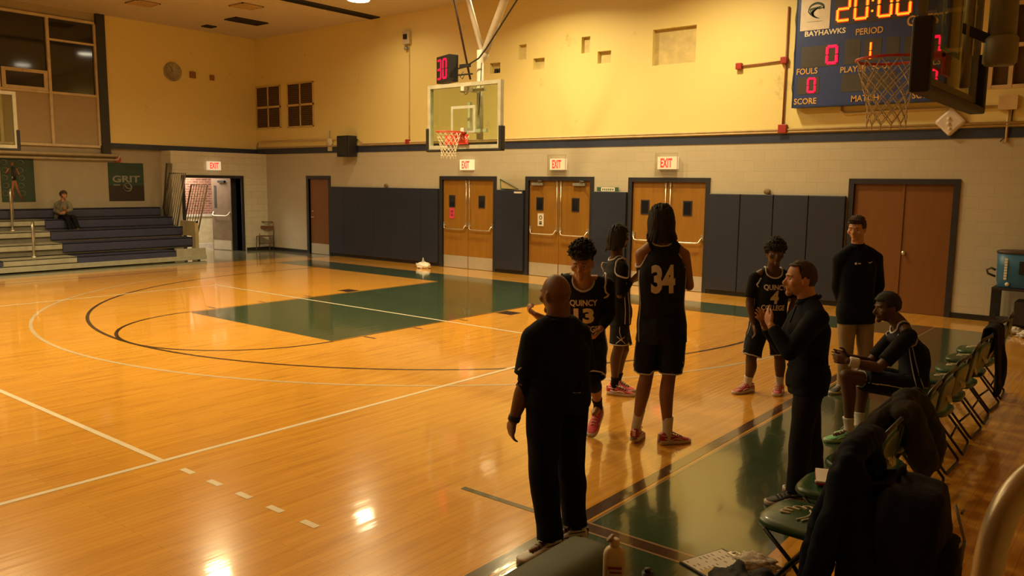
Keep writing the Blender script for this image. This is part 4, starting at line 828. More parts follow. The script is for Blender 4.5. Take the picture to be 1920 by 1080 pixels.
J = {
'coach_polo': {'head': [7.761, -8.932, 1.508], 'neck': [7.782, -8.94, 1.347], 'shl': [7.718, -9.069, 1.283], 'shr': [7.8, -8.772, 1.277], 'ell': [7.691, -9.116, 1.006], 'wrl': [7.623, -9.132, 0.793], 'hal': [7.589, -9.122, 0.689], 'elr': [7.784, -8.682, 0.995], 'wrr': [7.657, -8.604, 0.837], 'har': [7.58, -8.564, 0.839], 'pel': [7.786, -8.937, 0.926], 'hil': [7.767, -9.029, 0.895], 'hir': [7.801, -8.835, 0.867], 'knl': [7.781, -9.057, 0.52], 'knr': [7.818, -8.834, 0.494], 'anl': [7.813, -9.018, 0.109], 'anr': [7.827, -8.789, 0.111], 'tol': [7.751, -9.171, 0.042], 'tor': [7.759, -8.856, 0.054]},
'p34': {'head': [7.243, -6.786, 1.852], 'neck': [7.26, -6.797, 1.687], 'shl': [7.119, -6.86, 1.583], 'shr': [7.384, -6.672, 1.588], 'ell': [7.099, -6.773, 1.33], 'wrl': [7.081, -6.506, 1.441], 'hal': [7.113, -6.428, 1.484], 'elr': [7.424, -6.615, 1.317], 'wrr': [7.287, -6.442, 1.452], 'har': [7.228, -6.412, 1.536], 'pel': [7.266, -6.767, 1.001], 'hil': [7.185, -6.794, 0.933], 'hir': [7.352, -6.724, 0.944], 'knl': [7.152, -6.782, 0.549], 'knr': [7.326, -6.719, 0.565], 'anl': [7.112, -6.853, 0.127], 'anr': [7.339, -6.734, 0.077], 'tol': [7.056, -6.679, 0.02], 'tor': [7.442, -6.586, -0.024]},
'p13': {'head': [6.732, -7.144, 1.493], 'neck': [6.685, -7.053, 1.341], 'shl': [6.827, -6.914, 1.314], 'shr': [6.496, -7.129, 1.332], 'ell': [6.842, -6.876, 1.055], 'wrl': [6.876, -7.08, 0.951], 'hal': [6.868, -7.137, 0.905], 'elr': [6.476, -7.235, 0.976], 'wrr': [6.464, -7.412, 1.068], 'har': [6.44, -7.482, 1.118], 'pel': [6.613, -6.906, 0.747], 'hil': [6.671, -6.859, 0.701], 'hir': [6.546, -6.96, 0.699], 'knl': [6.769, -6.999, 0.499], 'knr': [6.61, -7.127, 0.345], 'anl': [6.707, -6.818, 0.238], 'anr': [6.616, -7.122, 0.02], 'tol': [6.756, -6.983, 0.189], 'tor': [6.668, -7.273, -0.011]},
'psleeve': {'head': [6.133, -5.614, 1.609], 'neck': [6.121, -5.624, 1.394], 'shl': [6.026, -5.598, 1.299], 'shr': [6.248, -5.726, 1.324], 'ell': [6.04, -5.432, 1.038], 'wrl': [6.155, -5.364, 1.137], 'hal': [6.206, -5.323, 1.159], 'elr': [6.263, -5.766, 1.048], 'wrr': [6.325, -5.664, 1.188], 'har': [6.373, -5.626, 1.241], 'pel': [6.149, -5.601, 0.873], 'hil': [6.094, -5.529, 0.815], 'hir': [6.199, -5.65, 0.83], 'knl': [6.149, -5.473, 0.44], 'knr': [6.199, -5.663, 0.493], 'anl': [6.073, -5.457, 0.103], 'anr': [6.164, -5.666, 0.101], 'tol': [6.167, -5.458, 0.016], 'tor': [6.292, -5.614, 0.018]},
'p4': {'head': [7.334, -4.556, 1.455], 'neck': [7.305, -4.515, 1.281], 'shl': [7.442, -4.38, 1.193], 'shr': [7.167, -4.626, 1.213], 'ell': [7.493, -4.364, 0.959], 'wrl': [7.487, -4.497, 0.753], 'hal': [7.493, -4.531, 0.686], 'elr': [7.131, -4.656, 0.948], 'wrr': [7.209, -4.721, 0.732], 'har': [7.24, -4.734, 0.66], 'pel': [7.281, -4.509, 0.741], 'hil': [7.347, -4.456, 0.692], 'hir': [7.214, -4.563, 0.69], 'knl': [7.413, -4.48, 0.368], 'knr': [7.182, -4.666, 0.353], 'anl': [7.41, -4.431, 0.076], 'anr': [7.151, -4.64, 0.072], 'tol': [7.442, -4.597, 0.04], 'tor': [7.099, -4.784, 0.017]},
'khaki': {'head': [7.952, -3.984, 1.71], 'neck': [7.954, -3.931, 1.523], 'shl': [8.1, -3.813, 1.421], 'shr': [7.825, -4.061, 1.418], 'ell': [8.129, -3.713, 1.122], 'wrl': [8.05, -3.674, 0.868], 'hal': [7.98, -3.678, 0.804], 'elr': [7.788, -3.987, 1.116], 'wrr': [7.823, -3.857, 0.864], 'har': [7.875, -3.763, 0.802], 'pel': [7.975, -3.914, 0.865], 'hil': [8.046, -3.857, 0.81], 'hir': [7.904, -3.971, 0.808], 'knl': [8.079, -3.869, 0.433], 'knr': [7.923, -3.994, 0.442], 'anl': [8.081, -3.829, 0.057], 'anr': [7.907, -3.968, 0.043], 'tol': [8.065, -4.06, 0.014], 'tor': [7.837, -4.205, 0.02]},
'coach_zip': {'head': [8.553, -7.248, 1.524], 'neck': [8.599, -7.211, 1.367], 'shl': [8.701, -7.347, 1.301], 'shr': [8.496, -7.075, 1.253], 'ell': [8.596, -7.521, 1.074], 'wrl': [8.458, -7.491, 1.221], 'hal': [8.397, -7.438, 1.292], 'elr': [8.409, -7.158, 1.029], 'wrr': [8.353, -7.332, 1.187], 'har': [8.356, -7.406, 1.27], 'pel': [8.616, -7.197, 0.873], 'hil': [8.656, -7.268, 0.844], 'hir': [8.579, -7.124, 0.813], 'knl': [8.632, -7.313, 0.484], 'knr': [8.609, -7.074, 0.449], 'anl': [8.618, -7.311, 0.082], 'anr': [8.654, -7.037, 0.076], 'tol': [8.473, -7.453, 0.027], 'tor': [8.503, -7.108, 0.02]},
'seated': {'head': [8.642, -5.38, 1.131], 'neck': [8.735, -5.33, 1.0], 'shl': [8.831, -5.458, 0.934], 'shr': [8.66, -5.134, 0.896], 'ell': [8.669, -5.64, 0.658], 'wrl': [8.451, -5.739, 0.7], 'hal': [8.348, -5.744, 0.709], 'elr': [8.489, -5.246, 0.61], 'wrr': [8.376, -5.517, 0.694], 'har': [8.311, -5.672, 0.733], 'pel': [8.845, -5.216, 0.464], 'hil': [8.858, -5.347, 0.463], 'hir': [8.805, -5.146, 0.444], 'knl': [8.437, -5.724, 0.569], 'knr': [8.452, -5.379, 0.533], 'anl': [8.475, -5.668, 0.114], 'anr': [8.494, -5.448, 0.105], 'tol': [8.337, -5.805, 0.049], 'tor': [8.319, -5.614, 0.075]},
'spectator': {'head': [-11.326, -3.69, 1.703], 'neck': [-11.344, -3.705, 1.543], 'shl': [-11.231, -3.614, 1.491], 'shr': [-11.461, -3.799, 1.488], 'ell': [-11.143, -3.607, 1.346], 'wrl': [-11.081, -3.75, 1.31], 'hal': [-11.067, -3.803, 1.365], 'elr': [-11.502, -3.832, 1.299], 'wrr': [-11.187, -3.861, 1.256], 'har': [-11.102, -3.831, 1.285], 'pel': [-11.435, -3.714, 1.164], 'hil': [-11.331, -3.695, 1.127], 'hir': [-11.426, -3.771, 1.126], 'knl': [-11.026, -3.603, 1.149], 'knr': [-11.015, -3.761, 1.14], 'anl': [-10.934, -3.554, 0.884], 'anr': [-10.945, -3.73, 0.863], 'tol': [-10.769, -3.499, 0.835], 'tor': [-10.79, -3.772, 0.818]},
}
def person(key, label, face, up=(0, 0, 1), skin_m=None, build=1.0, top='tank', topm=None, bottom='shorts', botm=None, hair='afro', shoes=None, socks=None, number=None, back=False,
           curl=(.6, .6), thumb=(None, None), hands=(True, True), sleeve=(), tights=(), vox=.0062, hs=1.0, group=None, word=None, bend=0.0, belly=0.0, trims=True, sh_kind=None, hem=None, legs_hem=.12):
    j = {k: V(p) for k, p in J[key].items()}; base = (j['anl']+j['anr'])/2; root = thing('person', label, 'person', (base.x, base.y, 0 if base.z < .6 else base.z-.1), 0, group)
    L0 = V(root.location); j = {k: p-L0 for k, p in j.items()}
    face = V(face).normalized(); U = V((0, 0, 1)); b = build
    sS = (j['shr']-j['shl']); hS = (j['hir']-j['hil']); sw = sS.length/2; sS = sS.normalized(); hS = hS.normalized()
    spine = (j['neck']-j['pel']); ax = spine.normalized(); fS = ax.cross(sS)*1.0; fS = -sS.cross(ax) if False else (sS.cross(ax)*-1)
    fS = U.cross(sS) if abs(ax.z) > .7 else ax.cross(sS); fS.normalize(); fH = U.cross(hS); fH.normalize()
    Ls = spine.length; shc = (j['shl']+j['shr'])/2; P = j['pel']; N = j['neck']
    mid = P+(shc-P)*.45-fS*bend; hi = P+(shc-P)*.72-fS*bend*.8
    def torso(inf=0.0, low=-.09, neck=True, loose=0.0):
        a = inf
        R = [(P+ax*low, hS, fH, .150*b+a+loose*.5, .105*b+a), (P+ax*-.02, hS, fH, .165*b+a+loose, .118*b+a), (P+(mid-P)*.55, (hS+sS)/2, (fH+fS)/2, .142*b+a+loose+belly*.4, .103*b+a+belly), (mid, (hS+sS*2)/3, (fH+fS*2)/3, .146*b+a+loose*.8+belly*.3, .106*b+a+belly*.7),
             (hi, sS, fS, .160*b+a+loose*.6, .118*b+a), (shc-ax*.065, sS, fS, max(.150*b, sw-.005)+a, .108*b+a), (shc-ax*.015, sS, fS, max(.13*b, sw-.03)+a, .085*b+a), (shc+ax*.03, sS, fS, sw*.62+a, .068*b+a)]
        if neck: R += [(N-ax*.005, sS, fS, .066*b+a*.6, .064*b+a*.6)]
        return R
    body = MB(); ell_loft(body, torso(0, -.05))
    hT = j['head']; T, M = head_mesh(body, hT, face, up, hs)
    nb = hT+M @ V((0, -.018, -.07))*hs; limb(body, [(*(N-ax*.03), .070*b), (*((N+nb)/2), .061*b), (*nb, .060*b)], 4)
    for a in ('l', 'r'):                                     # shoulder slope, arms, hands
        sh, el, wr, ha = j['sh'+a], j['el'+a], j['wr'+a], j['ha'+a]; out = -sS if a == 'l' else sS; s0 = sh-ax*.018
        limb(body, [(*(N-ax*.01+out*.02), .045*b), (*((N+sh)/2+ax*.012), .045*b), (*s0, .052*b)], 4)
        limb(body, [(*s0, .058*b), (*(s0+(el-s0)*.25), .055*b), (*(s0+(el-s0)*.6), .047*b), (*(s0+(el-s0)*.9), .040*b), (*el, .039*b)], 4)
        limb(body, [(*el, .039*b), (*(el+(wr-el)*.25), .043*b), (*(el+(wr-el)*.6), .035*b), (*(el+(wr-el)*.9), .027*b), (*wr, .025*b)], 4)
        i = 0 if a == 'l' else 1
        if hands[i]:
            tdir = thumb[i] if thumb[i] else (face+U*.2); hand_mesh(body, wr, ha, tdir, curl[i], 1.0 if vox < .01 else 1.1)
        hp, kn, an, to = j['hi'+a], j['kn'+a], j['an'+a], j['to'+a]; oh = hp
        limb(body, [(*oh, .088*b), (*(oh+(kn-oh)*.3), .082*b), (*(oh+(kn-oh)*.7), .065*b), (*kn, .056*b)], 4)
        kb = V((an.x-to.x, an.y-to.y, 0)).normalized()
        limb(body, [(*kn, .055*b), (*(kn+(an-kn)*.3+kb*.018), .058*b), (*(kn+(an-kn)*.6+kb*.010), .046*b), (*(kn+(an-kn)*.9), .034*b), (*an, .035*b)], 4)
        fu = V((to.x-an.x, to.y-an.y, 0)).normalized(); limb(body, [(*(an-U*.04), .033), (*(an-U*.05+fu*.06), .03), (*(an-U*.055+fu*.12), .02)], 3)
    me = unify(body, vox, 3); B = link_mesh('body', me, skin_m, root)
    # eyes and brows
    for sx in (-1, 1):
        e = MB(); e.sphere(T(sx*.031, .0735, .001), .0112*hs, 0, 14, 10); e.sphere(T(sx*.031, .0788, .001), .0070*hs, 1, 12, 8); e.build('eye', [EYEW, EYED], root)
    if hair != 'none':
        e = MB()
        for sx in (-1, 1): e.tube([T(sx*.014, .0955, .021), T(sx*.03, .094, .026), T(sx*.05, .081, .021)], [.003*hs, .004*hs, .002*hs], 0, 6, flat=.6)
        e.build('eyebrows', HAIRB, root)
    # hair
    hb = MB(); hm = HAIRB
    if hair == 'afro':
        spot_cap(hb, T, .100, .112, .112, .052, lambda y, x: .035 if y > .03 else (-.03 if y < -.02 else .0), 0, .17, sum(map(ord, key)) % 7+3.3, lump=11)
        for k in range(260):
            a = random.uniform(0, 2*pi); z = random.uniform(-.1, 1); rr = math.sqrt(1-z*z); x, y = cos(a)*rr, sin(a)*rr
            p = (x*.100, y*.110, z*.105+.055)
            if y > .35 and p[2] < .055: continue
            if p[2] < -.02: continue
            hb.sphere(T(*p), random.uniform(.008, .017), 0, 6, 4)
    elif hair == 'curls':
        spot_cap(hb, T, .086, .102, .085, .068, lambda y, x: .048 if y > .02 else (-.03 if y < -.03 else .02), 0, .12, 4.4, lump=11)
        for k in range(340):
            a = random.uniform(0, 2*pi); z = random.uniform(-.25, 1); rr = math.sqrt(1-z*z); x, y = cos(a)*rr, sin(a)*rr; p = V((x*.088, y*.104, z*.095+.068))
            if y > .3 and p.z < .075 or p.z < .0 and y > -.1: continue
            q = p+V((random.uniform(-.02, .02), random.uniform(-.01, .03), random.uniform(-.005, .028))); r_ = random.uniform(.005, .008); m2 = (p+q)/2+V((random.uniform(-.012, .012), 0, .012)); hb.tube([T(*p), T(*m2), T(*q)], [r_, r_, r_*.5], 0, 5)
    elif hair == 'locs':
        spot_cap(hb, T, .086, .103, .100, .035, lambda y, x: .045 if y > .02 else (-.05 if y < -.02 else -.01), 0, .08, 1.1, lump=14)
        ln = .235 if key == 'p34' else .19
        for k in range(150 if key == 'p34' else 100):
            a = random.uniform(-pi*1.12, pi*.12); z0 = random.uniform(.0, .95); rr = math.sqrt(1-z0*z0); x, y = cos(a)*rr, sin(a)*rr
            p = V((x*.090, y*.104, z0*.098+.04)); L_ = ln*random.uniform(.75, 1.0); pts = [p]
            q1 = V((cos(a)*.098, min(.02, sin(a)*.115), .01)); q2 = V((cos(a)*.102, min(0.0, sin(a)*.115)-.005, -.08)); q3 = V((cos(a)*.10+random.uniform(-.02, .02), min(-.02, sin(a)*.10)-.02, .04+z0*.03-L_))
            if q3.z > -.09: q3.z = -.09-random.uniform(0, .05)
            hb.tube([T(*v) for v in cat_interp([tuple(p), tuple(q1), tuple(q2), tuple(q3)], 4)], random.uniform(.0075, .0105), 0, 6)
    elif hair in ('short', 'fade', 'balding', 'long'):
        hm = {'short': HAIRBR, 'balding': mat('greying_brown_hair', (.05, .03, .02), .7, var=.4, scale=90, bump=.6, bscale=260), 'fade': HAIRB, 'long': HAIRBR}[hair]
        if hair == 'short': spot_cap(hb, T, .082, .103, .105, .030, lambda y, x: .062 if y > .045 else (-.055 if y < -.03 else .0), 0, .10, 2.2, lump=16)
        elif hair == 'fade': spot_cap(hb, T, .083, .105, .106, .026, lambda y, x: .060 if y > .05 else (-.035 if y < -.03 else .005), 0, .04, 5.2, lump=18)
        elif hair == 'long':
            spot_cap(hb, T, .09, .11, .10, .03, lambda y, x: .045 if y > .04 else -.10, 0, .10, 2.2, lump=12)
        else: spot_cap(hb, T, .0785, .099, .104, .016, lambda y, x: .099 if y > .028 else (-.05 if y < -.03 else .0), 0, .05, 7.2, lump=20)
        if hair == 'short':
            for k in range(60):
                x = random.uniform(-.05, .05); p = V((x, .075-abs(x)*.3, .092)); q = p+V((random.uniform(-.015, .015), .02, random.uniform(-.018, .004))); hb.tube([T(*p), T(*((p+q)/2+V((0, .008, .01)))), T(*q)], [.007, .006, .003], 0, 5)
    if hb.v: hb.build('hair', hm, root)
    if hair == 'none':
        e = MB(); spot_cap(e, T, .0762, .0965, .1, .006, lambda y, x: -.03, 0, 0, 1); 
    bodybv = BVHTree.FromPolygons([v.co for v in B.data.vertices], [p.vertices for p in B.data.polygons])
    # trousers / shorts
    bt = MB(); R = [(P+ax*.07, hS, fH, .146*b+.010+belly*.3, .106*b+.010+belly*.6), (P+ax*.0, hS, fH, .168*b+.012, .122*b+.012), (P-U*.085, hS, fH, .162*b+.012, .118*b+.012)]; ell_loft(bt, R); hems = []
    for a in ('l', 'r'):
        hp, kn, an = j['hi'+a], j['kn'+a], j['an'+a]; out = -hS if a == 'l' else hS; d1 = (kn-hp)
        if bottom == 'shorts':
            e1 = hp+d1*(1-legs_hem); limb(bt, [(*hp, .098*b), (*(hp+d1*.35+out*.006), .103*b), (*(hp+d1*.7+out*.008), .100*b), (*(e1+d1*.06), .100*b)], 4, 24, ends='start'); hems.append((e1, d1.normalized(), kn))
        else:
            e1 = an-(an-kn)*.02; limb(bt, [(*hp, .096*b), (*(hp+d1*.35), .093*b), (*(hp+d1*.75), .079*b), (*kn, .074*b), (*(kn+(an-kn)*.35), .072*b), (*(kn+(an-kn)*.75), .066*b), (*(an-(an-kn)*.10), .068*b), (*(an+(an-kn)*.05), .070*b)], 4, 24, ends='start'); hems.append((e1, (an-kn).normalized(), an))
    me = unify(bt, .009, 3); folds(me, .007, (8, 8, 5) if bottom == 'pants' else (12, 12, 3), sum(map(ord, key)) % 13+2)
    fit(me, bodybv, .005); loops = cut_mesh(me, (), (), [(h[0], h[1], h[2], .16) for h in hems]); BT = link_mesh('shorts' if bottom == 'shorts' else 'trousers', me, botm, root)
    if bottom == 'shorts':
        tr = MB()
        for lp in loops: tr.tube(lp, .006, 0, 6, closed=True)
        bv2 = BVHTree.FromPolygons([v.co for v in me.vertices], [p.vertices for p in me.polygons])
        for a in ('l', 'r'):
            out = -hS if a == 'l' else hS; hp, kn = j['hi'+a], j['kn'+a]; e1 = hp+(kn-hp)*(1-legs_hem-.03)
            for pa in (((.02, .9), (-.02, .55), (.0, .05)), ((-.06, 1.0), (0, .86), (.05, .75)), ((.06, 1.0), (0, .86), (-.05, .75))):
                pts = []
                for fo, t in cat_interp([tuple(q) for q in pa], 4):
                    c = hp+(e1-hp)*t; d = (out+fH*fo*8).normalized(); h = bv2.ray_cast(c+d*.4, -d)
                    if h[0]: pts.append(h[0]+d*.002)
                if len(pts) > 2: tr.tube(pts, .004, 0, 5)
        tr.build('shorts_piping', TRIM, BT)
    elif key.startswith('coach') or key == 'khaki':
        wb = MB(); wb.tube([P+ax*.055+hS*cos(t)*(.160*b+.006+belly*.3)+fH*sin(t)*(.118*b+.006+belly*.5) for t in [k*pi/16 for k in range(32)]], .016, 0, 8, closed=True, flat=.6); wb.build('belt', BLKF, BT)
        if key == 'coach_polo': bk = MB(); c = P+ax*.055-fH*(.126*b+.01); bk.obox(c-hS*.0, hS*.03, fH*.004, ax*.008); bk.build('belt_patch', GREYM, BT)
    # ---- clothes
    sidev = sS
    tb = MB(); long_top = top in ('polo', 'zip')
    low = hem if hem is not None else (-.16 if top == 'tank' else (-.07 if top == 'polo' else -.14))
    ell_loft(tb, torso(.016 if long_top else .013, low, True, .02))
    cuts = []; planes = [(P+ax*(low+.012), -ax)]
    if long_top:
        for a in ('l', 'r'):
            sh, el, wr = j['sh'+a], j['el'+a], j['wr'+a]; out = -sS if a == 'l' else sS; s0 = sh-ax*.018
            limb(tb, [(*(N-ax*.015+out*.02), .055*b), (*((N+sh)/2+ax*.010), .060*b), (*s0, .070*b)], 4)
            if top == 'polo':
                e1 = s0+(el-s0)*.80; limb(tb, [(*s0, .074*b), (*(s0+(el-s0)*.4), .073*b), (*e1, .071*b)], 4, ends='start'); planes_local = (e1, (el-s0).normalized())
            else:
                limb(tb, [(*s0, .076*b), (*(s0+(el-s0)*.5), .066*b), (*el, .058*b)], 4); limb(tb, [(*el, .058*b), (*(el+(wr-el)*.5), .050*b), (*(wr-(wr-el)*.06), .038*b)], 4, ends='start')
    me = unify(tb, .0085, 3); folds(me, .007 if long_top else .006, (7, 7, 4.5) if long_top else (10, 10, 3.5), sum(map(ord, key)) % 11)
    fit(me, bodybv, .006); BT.data.update(); fit(me, BVHTree.FromPolygons([v.co for v in BT.data.vertices], [p.vertices for p in BT.data.polygons]), .006)
    sph = [(N+ax*.055+fS*.016, .060*b)]
    if top == 'tank':
        sph = [(N+fS*.045+ax*.0, .088*b), (N-fS*.02+ax*.03, .085*b)]
        for a in ('l', 'r'): out = -sS if a == 'l' else sS; sph += [(j['sh'+a]+out*.035-ax*.035, .080*b), (j['sh'+a]+out*.045+ax*.02, .072*b)]
    loops = cut_mesh(me, sph, planes); TP = link_mesh('jersey' if top == 'tank' else ('polo_shirt' if top == 'polo' else 'pullover'), me, topm, root)
    bv = BVHTree.FromPolygons([v.co for v in me.vertices], [p.vertices for p in me.polygons])
    me.update()
    if top == 'tank' and trims:
        tr = MB()
        def clear(p):
            for a in ('l', 'r'):
                if 'arm'+a in sleeve:
                    s0 = j['sh'+a]-ax*.018; d = j['el'+a]-s0; t = max(-.15, min(.8, (p-s0).dot(d)/d.length_squared)); q = s0+d*t; r = p-q
                    R_ = (.070 if sleeve['arm'+a] == 'full' else .076)*b
                    if r.length < R_: p = q+r.normalized()*R_
            return p
        for lp in loops:
            c = sum(lp, V())/len(lp)
            if (c-P).dot(ax) < Ls*.4: continue
            tr.tube([clear(push(p, bodybv, .016 if ('arml' in sleeve and (c-P).dot(ax) < Ls*.9) else .006)) for p in lp], .008, 0, 6, closed=True)
        tr.build('jersey_trim', TRIM, TP)
        sp = MB()
        for sg in (-1, 1):
            for off in (-.03, .03):
                pts = []
                for k in range(9):
                    t = k/8; c = P+ax*(low+.02)+ax*(Ls*.62-low)*t; d = (sS*sg+fS*off*6*(.4+.6*(1-t))).normalized(); h = bv.ray_cast(c, d)
                    if h[0]: pts.append(h[0]+d*.002)
                if len(pts) > 3: sp.tube(pts, .0045, 0, 5)
        sp.build('side_piping', TRIM, TP)
    def stamp(mbx, s_, cen, dirn, size, wdt, right, mi=0, bold=.03):
        tmp = MB(); text_mb(tmp, s_, (0, 0, 0), (1, 0, 0), (0, 1, 0), size, 0, bold, 0, wdt)
        bm = bmesh.new(); vs = [bm.verts.new(p) for p in tmp.v]
        for f in tmp.f:
            try: bm.faces.new([vs[i] for i in f])
            except ValueError: pass
        bmesh.ops.triangulate(bm, faces=bm.faces[:])
        for _ in range(3):
            es = [e for e in bm.edges if e.calc_length() > .014]
            if es: bmesh.ops.subdivide_edges(bm, edges=es, cuts=1); bmesh.ops.triangulate(bm, faces=bm.faces[:])
        bm.verts.index_update(); x1 = max(v.co.x for v in bm.verts); vv = []
        rt = (right-ax*right.dot(ax)).normalized()
        for v in bm.verts:
            o_ = cen+rt*(v.co.x-x1/2)+ax*(v.co.y-size/2); h = bv.ray_cast(o_+dirn*.5, -dirn); p = h[0] if h[0] else o_; vv.append(p+dirn*.004)
        mbx.add(vv, [[v.index for v in f.verts] for f in bm.faces], mi); bm.free()
    if number:
        nbx = MB(); d = (-fS if back else fS); right = d.cross(ax)*-1; right = ax.cross(d)
        zc = .56 if back else .50
        stamp(nbx, number, P+ax*Ls*zc, d, .20 if back else .12, .19 if len(number) == 2 and back else (.17 if len(number) == 2 else .085), right, 0, .05)
        nbx.build('jersey_number', LETTER, TP)
        if word:
            wb = MB(); stamp(wb, word[0], P+ax*Ls*.69, d, .05, .23, right, 0, .03); wb.build('team_lettering', LETTER, TP); wb = MB(); stamp(wb, word[1], P+ax*Ls*.30, d, .05, .24, right, 0, .03); wb.build('team_lettering', LETTER, TP)
    if top == 'polo':
        # open sleeve ends read as cuffs
        cf_ = MB(); cb = N+ax*.02; R = []
        for k in range(24):
            t = 2*pi*k/24
        cf_.tube([N+ax*.012+sS*cos(t)*.070*b+fS*(sin(t)*.070*b+.006)+ax*(-.02*sin(t)) for t in [k*pi/12 for k in range(24)]], .013, 0, 8, closed=True); cf_.build('collar', topm, TP)
        sl = MB(); s0 = j['shl']; e1 = s0+(j['ell']-s0)*.66; sl.tube([e1-sS*.075*b+ax*.004-fS*.02, e1-sS*.077*b+ax*.012-fS*.032, e1-sS*.074*b+ax*.022-fS*.045], .004, 0, 5); sl.build('sleeve_mark', LETTER, TP)
    if top == 'zip':
        cl = MB(); cl.tube([N+ax*.016+sS*cos(t)*.066*b+fS*(sin(t)*.068*b+.004)+ax*(-.022*sin(t)) for t in [k*pi/12 for k in range(24)]], .017, 0, 8, closed=True); cl.build('collar', topm, TP)
        z_ = MB(); pts = []
        for k in range(6):
            o_ = N-ax*(.03+.022*k); h = bv.ray_cast(o_+fS*.4, -fS)
            if h[0]: pts.append(h[0]+fS*.003)
        if len(pts) > 2: z_.tube(pts, .004, 0, 6); z_.build('zip', BLKF, TP)
        if key == 'khaki':
            lg = MB(); right = ax.cross(fS)
            for off in (-.075,):
                for dx, r_ in ((0, .013), (.026, .007), (.040, .007)):
                    h = bv.ray_cast(P+ax*Ls*.76+right*(off+dx)+fS*.4, -fS)
                    if h[0]: lg.sphere(h[0]+fS*.002, r_, 0, 10, 6)
            h = bv.ray_cast(P+ax*Ls*.77+right*.075+fS*.4, -fS)
            if h[0]: lg.tube([h[0]+right*-.02+ax*.004+fS*.003, h[0]+right*-.005-ax*.006+fS*.004, h[0]+right*.025+ax*.008+fS*.001], [.003, .006, .002], 0, 6, flat=.4)
            lg.build('chest_emblem', LETTER, TP)
    # socks, sleeves, shoes
    for i, a in enumerate(('l', 'r')):
        an, kn, to = j['an'+a], j['kn'+a], j['to'+a]
        if socks and bottom == 'shorts':
            up_ = socks[1]; so = MB(); limb(so, [(*(an-U*.045), .040), (*an, .040*b), (*(an+(kn-an).normalized()*up_*.5), .041*b), (*(an+(kn-an).normalized()*up_), .047*b)], 4, 18, ends='none'); so.build('sock', socks[0], root)
        if shoes: shoe(root, an+L0, to+L0, shoes, s=1.0 if vox < .01 else .9) 
        if 'arm'+a in sleeve:
            sh, el, wr = j['sh'+a]-ax*.018, j['el'+a], j['wr'+a]; sl = MB(); e2 = wr if sleeve.get('arm'+a) == 'full' else el+(wr-el)*-.12
            if sleeve.get('arm'+a) == 'full': limb(sl, [(*sh, .066*b), (*(sh+(el-sh)*.4), .060*b), (*(sh+(el-sh)*.85), .049*b), (*el, .046*b), (*(el+(wr-el)*.3), .050*b), (*(el+(wr-el)*.9), .033*b)], 4, 18, ends='start')
            else: limb(sl, [(*sh, .068*b), (*(sh+(el-sh)*.4), .066*b), (*(sh+(el-sh)*.80), .062*b)], 4, 18, ends='start')
            sl.build('undershirt_sleeve', BLKF, root)
        if 'leg'+a in sleeve:
            sl = MB(); hp = j['hi'+a]; limb(sl, [(*(hp+(kn-hp)*.4), .083*b), (*(hp+(kn-hp)*.8), .068*b), (*kn, .063*b), (*(kn+(an-kn)*.3), .064*b)], 4, 18, ends='none'); sl.build('leg_sleeve', BLKF, root)
    # everything of the shoe was made in world space: move into the person's frame
    for ch in root.children:
        if ch.name.startswith('shoe'):
            for o2 in [ch]+list(ch.children):
                for v in o2.data.vertices: v.co -= L0
    return root, j, ax, sS, fS, T
def band(root, a, b, t, r, wd, m, nm):
    p = a+(b-a)*t; d = (b-a).normalized(); x = MB(); x.tube([p-d*wd/2, p-d*wd*.35, p+d*wd*.35, p+d*wd/2], [r*.95, r, r, r*.95], 0, 20); return x.build(nm, m, root)
LEFT = V((-.779, -.627, 0)); AWAY = V((-.627, .779, 0))
r_, j_, *_ = person('coach_polo', 'bald person in navy polo and trousers, hand at side with watch, by the green table', LEFT*.62+AWAY*.78+V((0, 0, -.05)), skin_m=SKIN['brown'], build=1.13, top='polo', topm=NAVY, bottom='pants', botm=NAVY, hair='none', shoes=(mat('white_shoe_leather', (.68, .66, .64), .6), WHSOLE, BLKSH, BLKSH), curl=(.45, .5), thumb=(LEFT*.5+AWAY, None), vox=.006, belly=.02)
band(r_, j_['ell'], j_['wrl'], .93, .036, .035, BLK, 'wrist_watch')
r_, j_, *_ = person('p34', 'tall person with long locs in navy jersey 34, seen from behind', AWAY+LEFT*.05, skin_m=SKIN['mid'], build=1.02, top='tank', topm=JERS, botm=JERS, hair='locs', shoes=(REDSH, WHSOLE, BLKSH, WHSOLE), socks=(WSOCK, .15), number='34', back=True, curl=(.9, .9))
r_, j_, *_ = person('p13', 'curly-haired person in navy jersey and one dark sleeve, striding behind the bald person', -AWAY*.9+LEFT*.28+V((0, 0, -.22)), hs=1.14, skin_m=SKIN['tan'], top='tank', topm=JERS, botm=JERS, hair='curls', shoes=(PINK, WHSOLE, WHSOLE, WHSOLE), socks=(BLKF, .07), number='13', word=('QUINCY', 'COLLEGE'), curl=(1.3, 1.2), sleeve={'arml': 'full', 'legl': 'x'}, bend=.0)
r_, j_, *_ = person('psleeve', 'person in navy uniform with long black sleeves, turned right, left of number 34', -LEFT*.9+AWAY*.4, skin_m=SKIN['deep'], build=.96, top='tank', topm=JERS, botm=JERS, hair='locs', shoes=(PINK, WHSOLE, WHSOLE, WHSOLE), socks=(BLKF, .08), curl=(.8, .8), sleeve={'arml': 'full', 'armr': 'full'})
r_, j_, *_ = person('p4', 'afro-haired person in navy jersey 4 facing the camera near the pads', -AWAY+LEFT*.08, hs=1.04, skin_m=SKIN['deep'], build=.98, top='tank', topm=JERS, botm=JERS, hair='afro', shoes=(REDSH, WHSOLE, WHSOLE, WHSOLE), socks=(WSOCK, .10), number='4', word=('QUINCY', 'COLLEGE'), curl=(.5, .5), sleeve={'arml': 'half', 'armr': 'half'})
